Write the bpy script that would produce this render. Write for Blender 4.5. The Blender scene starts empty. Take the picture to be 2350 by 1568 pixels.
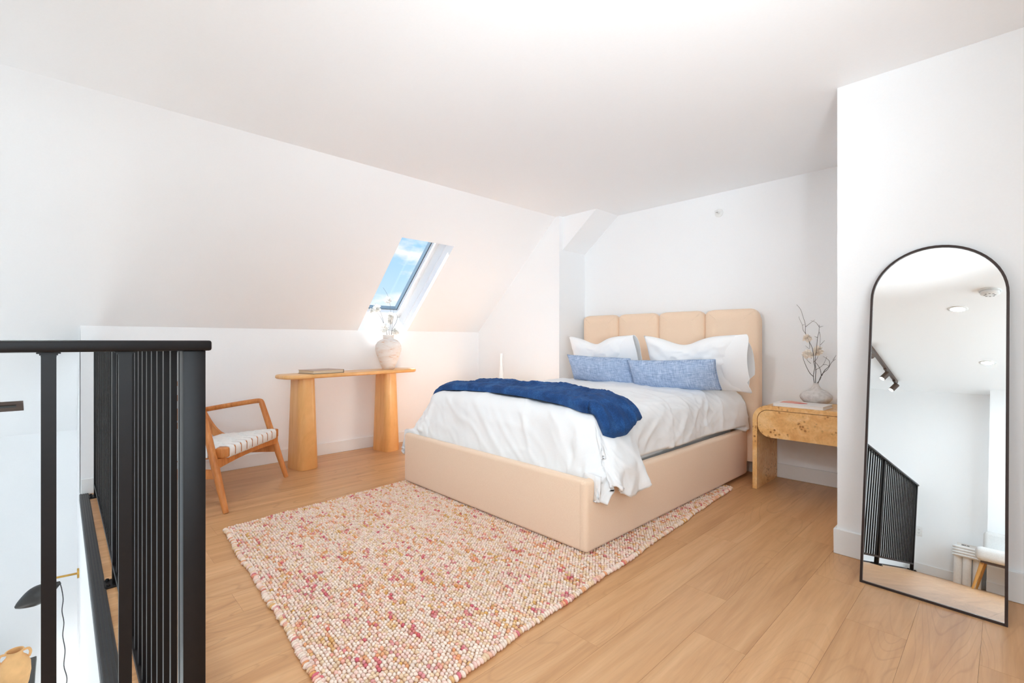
import bpy, bmesh, math, random
import numpy as np
from mathutils import Vector, Matrix, Euler

random.seed(7)
rng = np.random.default_rng(11)
PI = math.pi
sc = bpy.context.scene
C = sc.collection

# ------------------------------------------------------------------ camera
cam_d = bpy.data.cameras.new('camera')
cam = bpy.data.objects.new('camera', cam_d)
C.objects.link(cam)
cam_d.sensor_width = 36.0
cam_d.lens = 36.0 * 1085.0 / 2350.0
cam_d.clip_start = 0.02
CAM_Z = 1.06
YAW = math.atan2(1138.0, 1085.0)
cam.location = (0, 0, CAM_Z)
cam.rotation_euler = (PI / 2, 0, YAW)
sc.camera = cam

# ------------------------------------------------------------------ view
sc.view_settings.view_transform = 'Standard'
sc.view_settings.look = 'None'
sc.view_settings.gamma = 1.0
sc.view_settings.use_curve_mapping = False
sc.view_settings.exposure = 0.47
sc.cycles.max_bounces = 12
sc.cycles.diffuse_bounces = 8
sc.cycles.glossy_bounces = 6
sc.cycles.transmission_bounces = 6
sc.cycles.transparent_max_bounces = 12
sc.cycles.sample_clamp_indirect = 30.0
sc.cycles.use_adaptive_sampling = True
sc.cycles.adaptive_threshold = 0.02
sc.cycles.caustics_reflective = False
sc.cycles.caustics_refractive = False

# ------------------------------------------------------------------ sky
SKY_STRENGTH = 0.85
world = bpy.data.worlds.new('sky')
sc.world = world
world.use_nodes = True
wt = world.node_tree
wt.nodes.clear()
def wn(t, **k):
    n = wt.nodes.new(t)
    for a, b in k.items():
        setattr(n, a, b)
    return n
w_out = wn('ShaderNodeOutputWorld'); w_bg = wn('ShaderNodeBackground')
w_tc = wn('ShaderNodeTexCoord'); w_sep = wn('ShaderNodeSeparateXYZ')
w_ramp = wn('ShaderNodeValToRGB')
w_ramp.color_ramp.elements[0].position = 0.0
w_ramp.color_ramp.elements[0].color = (0.72, 0.86, 1.0, 1)
w_ramp.color_ramp.elements[1].position = 0.9
w_ramp.color_ramp.elements[1].color = (0.16, 0.36, 0.80, 1)
e = w_ramp.color_ramp.elements.new(0.22); e.color = (0.36, 0.63, 1.0, 1)
w_map = wn('ShaderNodeMapping'); w_map.inputs['Scale'].default_value = (3.6, 3.6, 9.5)
w_map.inputs['Location'].default_value = (0.35, 0.1, 0.55)
w_noise = wn('ShaderNodeTexNoise'); w_noise.inputs['Scale'].default_value = 1.6
w_noise.inputs['Detail'].default_value = 6.0; w_noise.inputs['Roughness'].default_value = 0.55
w_cr = wn('ShaderNodeValToRGB')
w_cr.color_ramp.elements[0].position = 0.50; w_cr.color_ramp.elements[0].color = (0, 0, 0, 1)
w_cr.color_ramp.elements[1].position = 0.62; w_cr.color_ramp.elements[1].color = (1, 1, 1, 1)
w_mix = wn('ShaderNodeMixRGB'); w_mix.inputs[2].default_value = (1.0, 0.96, 0.98, 1)
L = wt.links.new
L(w_tc.outputs['Generated'], w_sep.inputs[0]); L(w_sep.outputs['Z'], w_ramp.inputs[0])
L(w_tc.outputs['Generated'], w_map.inputs[0]); L(w_map.outputs[0], w_noise.inputs[0])
L(w_noise.outputs[0], w_cr.inputs[0]); L(w_cr.outputs[0], w_mix.inputs[0])
L(w_ramp.outputs[0], w_mix.inputs[1]); L(w_mix.outputs[0], w_bg.inputs[0])
w_bg.inputs[1].default_value = SKY_STRENGTH
L(w_bg.outputs[0], w_out.inputs[0])

# ------------------------------------------------------------------ sun
SUN_DIR = Vector((0.60, 0.30, -0.95)).normalized()
sun_d = bpy.data.lights.new('sun', 'SUN')
sun_d.energy = 29.0
sun_d.angle = math.radians(0.6)
sun_d.color = (0.97, 0.98, 1.0)
sun = bpy.data.objects.new('sun', sun_d)
C.objects.link(sun)
sun.location = (-8, -3, 9)
sun.rotation_euler = SUN_DIR.to_track_quat('-Z', 'Y').to_euler()
FILL_UPLIGHT = 135.0        # watts of the added fill lamp, bounced off the ceiling
SPOT = 30.0           # watts of the fill beams added to two unseen track heads
DOWNLIGHT = 330.0      # emission of the recessed ceiling lamps
# fill light behind an added window (added_window_side, right wall, out of view)
W3 = (-2.00, 0.80, 0.75, 2.12)
fill_d = bpy.data.lights.new('window_fill_light', 'AREA')
fill_d.shape = 'RECTANGLE'; fill_d.size = W3[1] - W3[0] - 0.1; fill_d.size_y = W3[3] - W3[2] - 0.1
fill_d.energy = 48.0; fill_d.color = (0.84, 0.94, 1.0)
fill = bpy.data.objects.new('window_fill_light', fill_d); C.objects.link(fill)
fill.location = (1.47, (W3[0] + W3[1]) / 2, (W3[2] + W3[3]) / 2)
fill.rotation_euler = (PI / 2, 0, PI / 2)

# ------------------------------------------------------------------ materials
MATS = {}
def lin(r, g, b):
    f = lambda c: (c / 255 / 12.92) if c / 255 <= 0.04045 else ((c / 255 + 0.055) / 1.055) ** 2.4
    return (f(r), f(g), f(b), 1.0)
class NT:
    def __init__(s, name):
        s.m = bpy.data.materials.new(name); s.m.use_nodes = True
        s.t = s.m.node_tree; s.b = s.t.nodes['Principled BSDF']; MATS[name] = s.m
    def n(s, t, **k):
        x = s.t.nodes.new(t)
        for a, b in k.items():
            if a.startswith('_'):
                x.inputs[a[1:]].default_value = b
            else:
                setattr(x, a, b)
        return x
    def l(s, a, b): s.t.links.new(a, b)
    def coords(s, kind='Object', scale=(1, 1, 1), rand=False):
        tc = s.n('ShaderNodeTexCoord'); mp = s.n('ShaderNodeMapping'); mp.inputs['Scale'].default_value = scale
        if rand:
            oi = s.n('ShaderNodeObjectInfo'); mul = s.n('ShaderNodeVectorMath', operation='SCALE')
            cmb = s.n('ShaderNodeCombineXYZ')
            for i, k in enumerate((37.0, 91.0, 53.0)):
                mm = s.n('ShaderNodeMath', operation='MULTIPLY'); mm.inputs[1].default_value = k
                s.l(oi.outputs['Random'], mm.inputs[0]); s.l(mm.outputs[0], cmb.inputs[i])
            add = s.n('ShaderNodeVectorMath', operation='ADD')
            s.l(tc.outputs[kind], add.inputs[0]); s.l(cmb.outputs[0], add.inputs[1])
            s.l(add.outputs[0], mp.inputs[0])
        else:
            s.l(tc.outputs[kind], mp.inputs[0])
        return mp.outputs[0]
    def noise(s, co, scale, detail=3, rough=0.5, dist=0.0):
        x = s.n('ShaderNodeTexNoise'); x.inputs['Scale'].default_value = scale
        x.inputs['Detail'].default_value = detail; x.inputs['Roughness'].default_value = rough
        x.inputs['Distortion'].default_value = dist
        s.l(co, x.inputs['Vector']); return x.outputs[0]
    def ramp(s, v, stops):
        r = s.n('ShaderNodeValToRGB'); e = r.color_ramp.elements
        while len(e) < len(stops): e.new(0.5)
        for el, (p, c) in zip(e, stops):
            el.position = p; el.color = c if len(c) == 4 else (*c, 1)
        s.l(v, r.inputs[0]); return r.outputs[0]
    def mix(s, f, a, b, mode='MIX'):
        m = s.n('ShaderNodeMixRGB', blend_type=mode)
        for i, v in enumerate((f, a, b)):
            if isinstance(v, (int, float)): m.inputs[i].default_value = v
            elif isinstance(v, tuple): m.inputs[i].default_value = v
            else: s.l(v, m.inputs[i])
        return m.outputs[0]
    def bump(s, h, strength=0.3, dist=0.01):
        b = s.n('ShaderNodeBump'); b.inputs['Strength'].default_value = strength; b.inputs['Distance'].default_value = dist
        s.l(h, b.inputs['Height']); s.l(b.outputs[0], s.b.inputs['Normal'])
    def col(s, c):
        if isinstance(c, tuple): s.b.inputs['Base Color'].default_value = c
        else: s.l(c, s.b.inputs['Base Color'])
    def set(s, **k):
        for a, b in k.items():
            s.b.inputs[a.replace('_', ' ')].default_value = b
def plain(name, c, rough=0.5, noise_scale=None, var=0.06, bump=0.0, **k):
    n = NT(name); n.set(Roughness=rough, **k)
    if noise_scale:
        co = n.coords('Object'); f = n.noise(co, noise_scale, 4)
        dark = tuple(x * (1 - var) for x in c[:3]) + (1,); lite = tuple(min(1, x * (1 + var)) for x in c[:3]) + (1,)
        n.col(n.ramp(f, [(0.3, dark), (0.7, lite)]))
        if bump: n.bump(f, bump, 0.004)
    else:
        n.col(c)
    return n.m
WALLC = (0.905, 0.915, 0.925, 1)
plain('wall_paint', WALLC, 0.62, 120, 0.006)
plain('ceiling_paint', (0.93, 0.945, 0.96, 1), 0.7, 90, 0.006, 0.02)
plain('trim_paint', (0.85, 0.86, 0.86, 1), 0.4, 60, 0.006)
plain('window_white', (0.86, 0.86, 0.86, 1), 0.35, 40, 0.01)
plain('gasket', lin(70, 86, 98), 0.5, 30, 0.05)
plain('rail_black', (0.0055, 0.0036, 0.0036, 1), 0.42, 90, 0.15, 0.03, Specular_IOR_Level=0.28)
plain('dark_rubber', lin(62, 62, 64), 0.55, 50, 0.12)
plain('bronze', lin(52, 38, 34), 0.35, 60, 0.1, 0.0, Metallic=0.4)
plain('white_ceramic', (0.88, 0.88, 0.87, 1), 0.55, 60, 0.03)
plain('white_plastic', (0.82, 0.82, 0.81, 1), 0.4, 40, 0.02)
plain('black_metal', (0.03, 0.027, 0.025, 1), 0.4, 50, 0.1)
plain('brown_metal', lin(78, 58, 46), 0.4, 50, 0.1)
plain('brass', lin(205, 160, 80), 0.3, 40, 0.05, 0.0, Metallic=0.7)
plain('subfloor', lin(120, 84, 56), 0.8, 30, 0.1)
plain('lower_floor', (0.86, 0.82, 0.77, 1), 0.6, 8, 0.03)
plain('twig', lin(92, 86, 84), 0.8, 80, 0.2)
plain('page_cream', lin(214, 196, 170), 0.8, 200, 0.06)
plain('page_white', lin(236, 232, 228), 0.75, 200, 0.04)
plain('cover_dark', lin(74, 58, 52), 0.5, 50, 0.1)
plain('cover_top', lin(176, 150, 136), 0.35, 30, 0.06)
plain('cover_white', lin(240, 236, 232), 0.35, 30, 0.02)
plain('print_red', lin(214, 78, 66), 0.4, 30, 0.06)
plain('print_salmon', lin(226, 140, 118), 0.4, 30, 0.08)
plain('print_black', (0.02, 0.02, 0.02, 1), 0.5, 30, 0.05)
plain('boucle', (0.80, 0.80, 0.79, 1), 0.95, 260, 0.10, 0.6)
plain('boucle_grey', (0.74, 0.74, 0.73, 1), 0.95, 260, 0.10, 0.6)
plain('strap_white', lin(236, 236, 234), 0.7, 60, 0.03)
plain('petal_white', (0.94, 0.93, 0.90, 1), 0.9, 60, 0.04)
plain('petal_cream', (1.0, 0.91, 0.82, 1), 0.9, 60, 0.03)
plain('amphora_clay', lin(238, 186, 126), 0.8, 12, 0.1, 0.1)
plain('mattress_white', (0.78, 0.80, 0.80, 1), 0.85, 60, 0.02)

def emissive(name, c, strength):
    n = NT(name); n.col(c); n.set(Roughness=0.5)
    n.b.inputs['Emission Color'].default_value = c; n.b.inputs['Emission Strength'].default_value = strength
    return n.m
emissive('lamp_lens', (0.80, 0.92, 1.0, 1), DOWNLIGHT)
emissive('spot_lens', (1.0, 0.95, 0.88, 1), 12.0)

def glass_pane():
    m = bpy.data.materials.new('window_glass'); m.use_nodes = True; t = m.node_tree; t.nodes.clear()
    o = t.nodes.new('ShaderNodeOutputMaterial'); mx = t.nodes.new('ShaderNodeMixShader')
    tr = t.nodes.new('ShaderNodeBsdfTransparent'); gl = t.nodes.new('ShaderNodeBsdfGlossy')
    mx.inputs[0].default_value = 0.012
    gl.inputs['Roughness'].default_value = 0.0; tr.inputs[0].default_value = (0.96, 0.985, 0.99, 1)
    t.links.new(tr.outputs[0], mx.inputs[1]); t.links.new(gl.outputs[0], mx.inputs[2])
    t.links.new(mx.outputs[0], o.inputs[0]); MATS['window_glass'] = m
glass_pane()
n = NT('mirror_glass'); n.col((0.85, 0.865, 0.86, 1)); n.set(Metallic=1.0, Roughness=0.0)

def wood(name, c_lo, c_mid, c_hi, scale=(14, 1.1, 14), rough=0.45, streak=0.5, rand=False, bump=0.08, figure=0.0):
    n = NT(name); n.set(Roughness=rough)
    co = n.coords('Object', (1, 1, 1), rand)
    mp = n.n('ShaderNodeMapping'); mp.inputs['Scale'].default_value = scale; n.l(co, mp.inputs[0])
    a = n.noise(mp.outputs[0], 1.0, 6, 0.6, 1.2)
    mp2 = n.n('ShaderNodeMapping'); mp2.inputs['Scale'].default_value = tuple(x * 7 for x in scale); n.l(co, mp2.inputs[0])
    b = n.noise(mp2.outputs[0], 1.0, 3, 0.6)
    base = n.ramp(a, [(0.30, c_lo), (0.5, c_mid), (0.72, c_hi)])
    fine = n.ramp(b, [(0.35, (0.84, 0.82, 0.80)), (0.6, (1, 1, 1))])
    c = n.mix(streak, base, fine, 'MULTIPLY')
    if figure > 0:
        # cathedral arcs: contour lines of a stretched noise field
        mp3 = n.n('ShaderNodeMapping'); mp3.inputs['Scale'].default_value = (4.6, 0.75, 4.6); n.l(co, mp3.inputs[0])
        f = n.noise(mp3.outputs[0], 1.0, 1.5, 0.4, 0.25)
        mu = n.n('ShaderNodeMath', operation='MULTIPLY'); mu.inputs[1].default_value = 26.0; n.l(f, mu.inputs[0])
        fr = n.n('ShaderNodeMath', operation='FRACT'); n.l(mu.outputs[0], fr.inputs[0])
        ln = n.ramp(fr.outputs[0], [(0.0, (0.60, 0.55, 0.50)), (0.16, (1, 1, 1)), (0.9, (1, 1, 1)), (1.0, (0.60, 0.55, 0.50))])
        gate = n.ramp(n.noise(mp3.outputs[0], 0.6, 1.0), [(0.42, (0, 0, 0)), (0.62, (1, 1, 1))])
        gm = n.n('ShaderNodeMath', operation='MULTIPLY'); gm.inputs[1].default_value = figure; n.l(gate, gm.inputs[0])
        c = n.mix(gm.outputs[0], c, ln, 'MULTIPLY')
    if rand:
        oi = n.n('ShaderNodeObjectInfo')
        tone = n.ramp(oi.outputs['Random'], [(0.0, (0.97, 0.965, 0.96)), (0.5, (1.0, 1.0, 1.0)), (1.0, (1.05, 1.05, 1.05))])
        c = n.mix(1.0, c, tone, 'MULTIPLY')
    n.col(c)
    if bump: n.bump(b, bump, 0.002)
    return n.m
wood('oak_floor', lin(190, 140, 94), lin(206, 157, 110), lin(217, 171, 125), (9, 0.55, 9), 0.36, 0.55, True, 0.06, 0.42)
wood('chair_wood', lin(176, 104, 48), lin(202, 128, 66), lin(218, 150, 88), (18, 18, 3), 0.42, 0.5)
wood('console_wood', lin(222, 164, 98), lin(236, 182, 118), lin(244, 196, 136), (9, 2.0, 1.2), 0.30, 0.35)
wood('leg_oak', lin(190, 132, 62), lin(208, 152, 80), lin(220, 168, 96), (20, 20, 3), 0.45, 0.4)

def burl():
    n = NT('burl_wood'); n.set(Roughness=0.34)
    co = n.coords('Object', (1, 1, 1))
    a = n.noise(co, 7.0, 5, 0.6, 1.6)
    base = n.ramp(a, [(0.28, lin(222, 160, 94)), (0.5, lin(240, 190, 124)), (0.7, lin(248, 208, 152))])
    # clusters of dark eyes
    v = n.n('ShaderNodeTexVoronoi'); v.inputs['Scale'].default_value = 42.0; n.l(co, v.inputs['Vector'])
    eye = n.ramp(v.outputs['Distance'], [(0.10, (0.28, 0.17, 0.09)), (0.26, (0.62, 0.5, 0.38)), (0.42, (1, 1, 1))])
    gate = n.ramp(n.noise(co, 9.0, 2, 0.5), [(0.50, (0, 0, 0)), (0.60, (1, 1, 1))])
    c = n.mix(gate, base, n.mix(1.0, base, eye, 'MULTIPLY'))
    g2 = n.noise(co, 30.0, 4, 0.6, 2.0)
    c = n.mix(0.35, c, n.ramp(g2, [(0.35, (0.70, 0.60, 0.5)), (0.55, (1, 1, 1))]), 'MULTIPLY')
    n.col(c); n.bump(g2, 0.05, 0.002)
burl()

def fabric(name, c, c2, weave=420.0, rough=0.9, bump=0.25, aniso=(1, 1, 1), sheen=0.2):
    n = NT(name); n.set(Roughness=rough)
    n.b.inputs['Sheen Weight'].default_value = sheen
    co = n.coords('Object', aniso)
    a = n.noise(co, weave, 2, 0.5); b = n.noise(co, 6.0, 3, 0.5)
    n.col(n.mix(n.ramp(a, [(0.35, (0, 0, 0)), (0.65, (1, 1, 1))]), c, c2))
    n.bump(a, bump, 0.002)
    return n
fabric('bed_linen_fabric', lin(238, 208, 180), lin(244, 218, 192), 500, 0.92, 0.2)
fabric('duvet_cotton', (0.86, 0.87, 0.875, 1), (0.90, 0.905, 0.91, 1), 500, 0.85, 0.05, sheen=0.05)
fabric('pillow_cotton', (0.90, 0.90, 0.90, 1), (0.93, 0.93, 0.93, 1), 500, 0.85, 0.05, sheen=0.05)
def linen(name):
    n = NT(name); n.set(Roughness=0.9)
    co = n.coords('Object')
    h = n.n('ShaderNodeMapping'); h.inputs['Scale'].default_value = (22, 22, 430); n.l(co, h.inputs[0])
    v = n.n('ShaderNodeMapping'); v.inputs['Scale'].default_value = (430, 22, 22); n.l(co, v.inputs[0])
    a = n.noise(h.outputs[0], 1.0, 2); b = n.noise(v.outputs[0], 1.0, 2)
    m = n.mix(0.5, a, b)
    n.col(n.ramp(m, [(0.38, lin(128, 148, 182)), (0.5, lin(160, 180, 210)), (0.62, lin(196, 210, 230))]))
    n.bump(m, 0.25, 0.002)
linen('blue_linen')
def fleece():
    n = NT('navy_fleece'); n.set(Roughness=0.95)
    n.b.inputs['Sheen Weight'].default_value = 0.10; n.b.inputs['Sheen Roughness'].default_value = 0.4
    n.b.inputs['Sheen Tint'].default_value = lin(120, 160, 210)
    co = n.coords('Object'); a = n.noise(co, 160, 5, 0.7); b = n.noise(co, 9, 4, 0.55, 0.8)
    m = n.mix(0.45, b, a)
    n.col(n.ramp(m, [(0.34, lin(8, 42, 90)), (0.5, lin(22, 70, 128)), (0.66, lin(52, 106, 166))]))
    n.bump(m, 0.7, 0.012)
fleece()
def weathered():
    n = NT('weathered_clay'); n.set(Roughness=0.85)
    co = n.coords('Object'); mp = n.n('ShaderNodeMapping'); mp.inputs['Scale'].default_value = (6, 6, 26); n.l(co, mp.inputs[0])
    a = n.noise(mp.outputs[0], 1.4, 6, 0.65, 0.6)
    n.col(n.ramp(a, [(0.33, lin(222, 184, 156)), (0.43, lin(232, 222, 214)), (0.62, lin(238, 234, 230)), (0.78, lin(220, 213, 208))]))
    n.bump(a, 0.2, 0.004)
weathered()
def ribbed_clay():
    n = NT('ribbed_clay'); n.set(Roughness=0.8)
    co = n.coords('Object'); a = n.noise(co, 40, 4)
    n.col(n.ramp(a, [(0.35, lin(204, 197, 191)), (0.65, lin(226, 220, 215))]))
ribbed_clay()
n = NT('rug_yarn'); n.set(Roughness=0.95)
at = n.n('ShaderNodeVertexColor', layer_name='yarn'); co = n.coords('Object')
fz = n.noise(co, 260, 3)
n.col(n.mix(0.35, at.outputs[0], n.ramp(fz, [(0.35, (0.80, 0.76, 0.72)), (0.6, (1, 1, 1))]), 'MULTIPLY'))
n.bump(fz, 0.3, 0.003)
plain('rug_base', lin(196, 158, 126), 0.95, 60, 0.1)

# ------------------------------------------------------------------ mesh helpers
def link(name, me, mat, parent=None, smooth=False, loc=None, rot=None):
    if isinstance(mat, str): mat = MATS[mat]
    if mat is not None and not me.materials: me.materials.append(mat)
    if smooth:
        me.polygons.foreach_set('use_smooth', [True] * len(me.polygons))
    o = bpy.data.objects.new(name, me); C.objects.link(o)
    if parent is not None: o.parent = parent
    if loc is not None: o.location = loc
    if rot is not None: o.rotation_euler = rot
    return o
def mesh(name, V, F, mat, parent=None, smooth=False, **k):
    me = bpy.data.meshes.new(name)
    me.from_pydata([tuple(map(float, v)) for v in V], [], [tuple(int(i) for i in f) for f in F]); me.update()
    return link(name, me, mat, parent, smooth, **k)
def from_bm(name, bm, mat, parent=None, smooth=False, **k):
    bmesh.ops.recalc_face_normals(bm, faces=bm.faces[:])
    me = bpy.data.meshes.new(name); bm.to_mesh(me); bm.free()
    return link(name, me, mat, parent, smooth, **k)
def auto_smooth(o, ang=35):
    me = o.data
    bm = bmesh.new(); bm.from_mesh(me)
    lim = math.radians(ang)
    for e_ in bm.edges:
        e_.smooth = len(e_.link_faces) == 2 and e_.calc_face_angle(0.0) < lim
    for f in bm.faces: f.smooth = True
    bm.to_mesh(me); bm.free()
    return o
def add_box(bm, x0, x1, y0, y1, z0, z1):
    vs = [bm.verts.new(p) for p in ((x0, y0, z0), (x1, y0, z0), (x1, y1, z0), (x0, y1, z0), (x0, y0, z1), (x1, y0, z1), (x1, y1, z1), (x0, y1, z1))]
    return [bm.faces.new([vs[i] for i in f]) for f in ((3, 2, 1, 0), (4, 5, 6, 7), (0, 1, 5, 4), (1, 2, 6, 5), (2, 3, 7, 6), (3, 0, 4, 7))]
def box(name, x0, x1, y0, y1, z0, z1, mat, parent=None, bevel=0.0, seg=2, off=(0, 0, 0)):
    bm = bmesh.new(); add_box(bm, x0 - off[0], x1 - off[0], y0 - off[1], y1 - off[1], z0 - off[2], z1 - off[2])
    if bevel > 0:
        bmesh.ops.bevel(bm, geom=bm.edges[:], offset=bevel, segments=seg, profile=0.5, affect='EDGES')
    o = from_bm(name, bm, mat, parent)
    if bevel > 0: auto_smooth(o, 40)
    return o
def boxes(name, L_, mat, parent=None):
    bm = bmesh.new()
    for b in L_: add_box(bm, *b)
    return from_bm(name, bm, mat, parent)
def prism(name, pts, axis, a0, a1, mat, parent=None, bevel=0.0, smooth=False, seg=2):
    # pts: outline in the plane perpendicular to axis, order (u,v): axis x->(y,z) y->(x,z) z->(x,y)
    def P(u, v, a):
        return {'x': (a, u, v), 'y': (u, a, v), 'z': (u, v, a)}[axis]
    bm = bmesh.new(); n_ = len(pts)
    A = [bm.verts.new(P(u, v, a0)) for u, v in pts]; B = [bm.verts.new(P(u, v, a1)) for u, v in pts]
    bm.faces.new(A); bm.faces.new(B[::-1])
    for i in range(n_):
        bm.faces.new((A[i], B[i], B[(i + 1) % n_], A[(i + 1) % n_]))
    if bevel > 0:
        caps = [e_ for e_ in bm.edges if len({v in A for v in e_.verts}) == 1 and all((v in A) == (e_.verts[0] in A) for v in e_.verts)]
        bmesh.ops.bevel(bm, geom=caps, offset=bevel, segments=seg, profile=0.5, affect='EDGES')
    o = from_bm(name, bm, mat, parent)
    if smooth: auto_smooth(o, 35)
    return o
def rrect(x0, x1, y0, y1, r, seg=6):
    r = min(r, (x1 - x0) / 2 - 1e-4, (y1 - y0) / 2 - 1e-4)
    out = []
    for cx, cy, a in ((x1 - r, y1 - r, 0), (x0 + r, y1 - r, 90), (x0 + r, y0 + r, 180), (x1 - r, y0 + r, 270)):
        for i in range(seg + 1):
            t = math.radians(a + 90 * i / seg); out.append((cx + r * math.cos(t), cy + r * math.sin(t)))
    return out
def loft(name, rings, mat, parent=None, smooth=True, cap=True, closed_ring=True, ang=40, **k):
    V = [p for r in rings for p in r]; n_ = len(rings[0]); F = []
    for i in range(len(rings) - 1):
        for j in range(n_ if closed_ring else n_ - 1):
            F.append((i * n_ + j, i * n_ + (j + 1) % n_, (i + 1) * n_ + (j + 1) % n_, (i + 1) * n_ + j))
    if cap:
        F.append(tuple(range(n_))[::-1]); F.append(tuple((len(rings) - 1) * n_ + j for j in range(n_)))
    o = mesh(name, V, F, mat, parent, False, **k)
    bm = bmesh.new(); bm.from_mesh(o.data); bmesh.ops.recalc_face_normals(bm, faces=bm.faces[:]); bm.to_mesh(o.data); bm.free()
    if smooth: auto_smooth(o, ang)
    return o
def lathe(name, prof, mat, parent=None, seg=40, center=(0, 0, 0), wob=None, cap=False, ang=50):
    rings = []
    for r, z in prof:
        ring = []
        for i in range(seg):
            t = 2 * PI * i / seg; rr = r
            if wob: rr = r * (1 + wob(t, z))
            ring.append((center[0] + rr * math.cos(t), center[1] + rr * math.sin(t), center[2] + z))
        rings.append(ring)
    return loft(name, rings, mat, parent, True, cap, ang=ang)
def tube_rings(path, rad, seg=8, flat=None):
    path = [Vector(p) for p in path]; rings = []
    up = Vector((0, 0, 1))
    prev = None
    for i, p in enumerate(path):
        d = (path[min(i + 1, len(path) - 1)] - path[max(i - 1, 0)]).normalized()
        if prev is None:
            a = up.cross(d)
            if a.length < 1e-3: a = Vector((1, 0, 0)).cross(d)
            a.normalize()
        else:
            a = prev - d * prev.dot(d); a.normalize()
        b = d.cross(a); prev = a
        r = rad[i] if hasattr(rad, '__len__') else rad
        rings.append([p + (a * math.cos(2 * PI * j / seg) + b * math.sin(2 * PI * j / seg) * (flat or 1.0)) * r for j in range(seg)])
    return rings
def tube(name, path, rad, mat, parent=None, seg=8, flat=None):
    return loft(name, tube_rings(path, rad, seg, flat), mat, parent)
def tubes(name, L_, mat, parent=None, seg=6):
    V = []; F = []
    for path, rad in L_:
        R_ = tube_rings(path, rad, seg); o = len(V); V += [p for r in R_ for p in r]
        for i in range(len(R_) - 1):
            for j in range(seg):
                F.append((o + i * seg + j, o + i * seg + (j + 1) % seg, o + (i + 1) * seg + (j + 1) % seg, o + (i + 1) * seg + j))
        F.append(tuple(o + j for j in range(seg))[::-1]); F.append(tuple(o + (len(R_) - 1) * seg + j for j in range(seg)))
    return mesh(name, V, F, mat, parent, True)
def spline(pts, n_=8):
    pts = [Vector(p) for p in pts]; out = []
    P_ = [pts[0]] + pts + [pts[-1]]
    for i in range(1, len(P_) - 2):
        for k in range(n_):
            t = k / n_
            a, b, c, d = P_[i - 1], P_[i], P_[i + 1], P_[i + 2]
            out.append(0.5 * ((2 * b) + (c - a) * t + (2 * a - 5 * b + 4 * c - d) * t * t + (3 * b - a - 3 * c + d) * t ** 3))
    out.append(pts[-1]); return out
def thing(name, label, cat, loc=(0, 0, 0), rot=(0, 0, 0), group=None):
    o = bpy.data.objects.new(name, None); C.objects.link(o)
    o.location = loc; o.rotation_euler = rot; o.empty_display_size = 0.1
    return tag(o, label, cat, group)
def tag(o, label, cat, group=None, kind=None):
    o['label'] = label; o['category'] = cat
    if group: o['group'] = group
    if kind: o['kind'] = kind
    return o
def struct(o, label, cat='wall'):
    return tag(o, label, cat, None, 'structure')
# 2-D value noise for cloth
_tab = rng.random((256, 256)) * 2 - 1
def vnoise(x, y):
    x = np.asarray(x, float); y = np.asarray(y, float)
    xi = np.floor(x).astype(int); yi = np.floor(y).astype(int); fx = x - xi; fy = y - yi
    fx = fx * fx * fx * (fx * (fx * 6 - 15) + 10); fy = fy * fy * fy * (fy * (fy * 6 - 15) + 10)
    g = lambda i, j: _tab[i & 255, j & 255]
    return (g(xi, yi) * (1 - fx) + g(xi + 1, yi) * fx) * (1 - fy) + (g(xi, yi + 1) * (1 - fx) + g(xi + 1, yi + 1) * fx) * fy
def ridge(x, y):
    return 1 - np.abs(vnoise(x, y)) * 2
def grid_faces(nu, nv, off=0, flip=False):
    i, j = np.meshgrid(np.arange(nu - 1), np.arange(nv - 1), indexing='ij')
    a = (i * nv + j).ravel() + off; b = ((i + 1) * nv + j).ravel() + off
    F = np.stack([a, b, b + 1, a + 1], 1)
    return F[:, ::-1] if flip else F
def np_mesh(name, V, F, mat, parent=None, smooth=True):
    me = bpy.data.meshes.new(name); V = np.asarray(V, np.float32); F = np.asarray(F, np.int32)
    me.vertices.add(len(V)); me.vertices.foreach_set('co', V.ravel())
    k = F.shape[1]; me.loops.add(F.size); me.loops.foreach_set('vertex_index', F.ravel())
    me.polygons.add(len(F)); me.polygons.foreach_set('loop_start', np.arange(0, F.size, k, dtype=np.int32))
    me.update(calc_edges=True); me.validate()
    return link(name, me, mat, parent, smooth)

# ------------------------------------------------------------------ the shell of the loft
XL, XK, ZK, XC, ZC = -5.32, -4.42, 1.17, -3.18, 2.33     # lower wall, knee wall, knee height, ceiling crease, ceiling
YB, YE, YM, YW, YJ = 4.07, 0.096, 2.815, -2.93, -2.68      # head wall, loft edge, mirror wall, rear wall, rear bump-out
XR, XA, ZL = 1.30, -0.59, -2.70                           # right wall, alcove corner, lower floor
XV = -1.15                                                # landing edge at the void
es = Vector((XC - XK, 0, ZC - ZK)).normalized(); no = Vector((-es.z, 0, es.x))

ceil = box('ceiling', -3.5, XR + 0.2, -3.1, 4.3, ZC, ZC + 0.2, 'ceiling_paint'); struct(ceil, 'flat white painted ceiling above the whole loft', 'ceiling')
def slope_pt(s, d): p = Vector((XK, 0, ZK)) + es * s + no * d; return p.x, p.z
SKY_Y0, SKY_Y1, SKY_S1, SHD = 2.115, 2.665, 1.145, 0.34
def slab(bm, s0, s1, y0, y1):
    q = [slope_pt(s0, 0), slope_pt(s1, 0), slope_pt(s1, SHD), slope_pt(s0, SHD)]
    A = [bm.verts.new((x, y0, z)) for x, z in q]; B = [bm.verts.new((x, y1, z)) for x, z in q]
    bm.faces.new(A); bm.faces.new(B[::-1])
    for i in range(4): bm.faces.new((A[i], B[i], B[(i + 1) % 4], A[(i + 1) % 4]))
bm = bmesh.new()
slab(bm, -1.62, 1.72, -3.1, SKY_Y0); slab(bm, -1.62, 1.72, SKY_Y1, 3.8)
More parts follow.
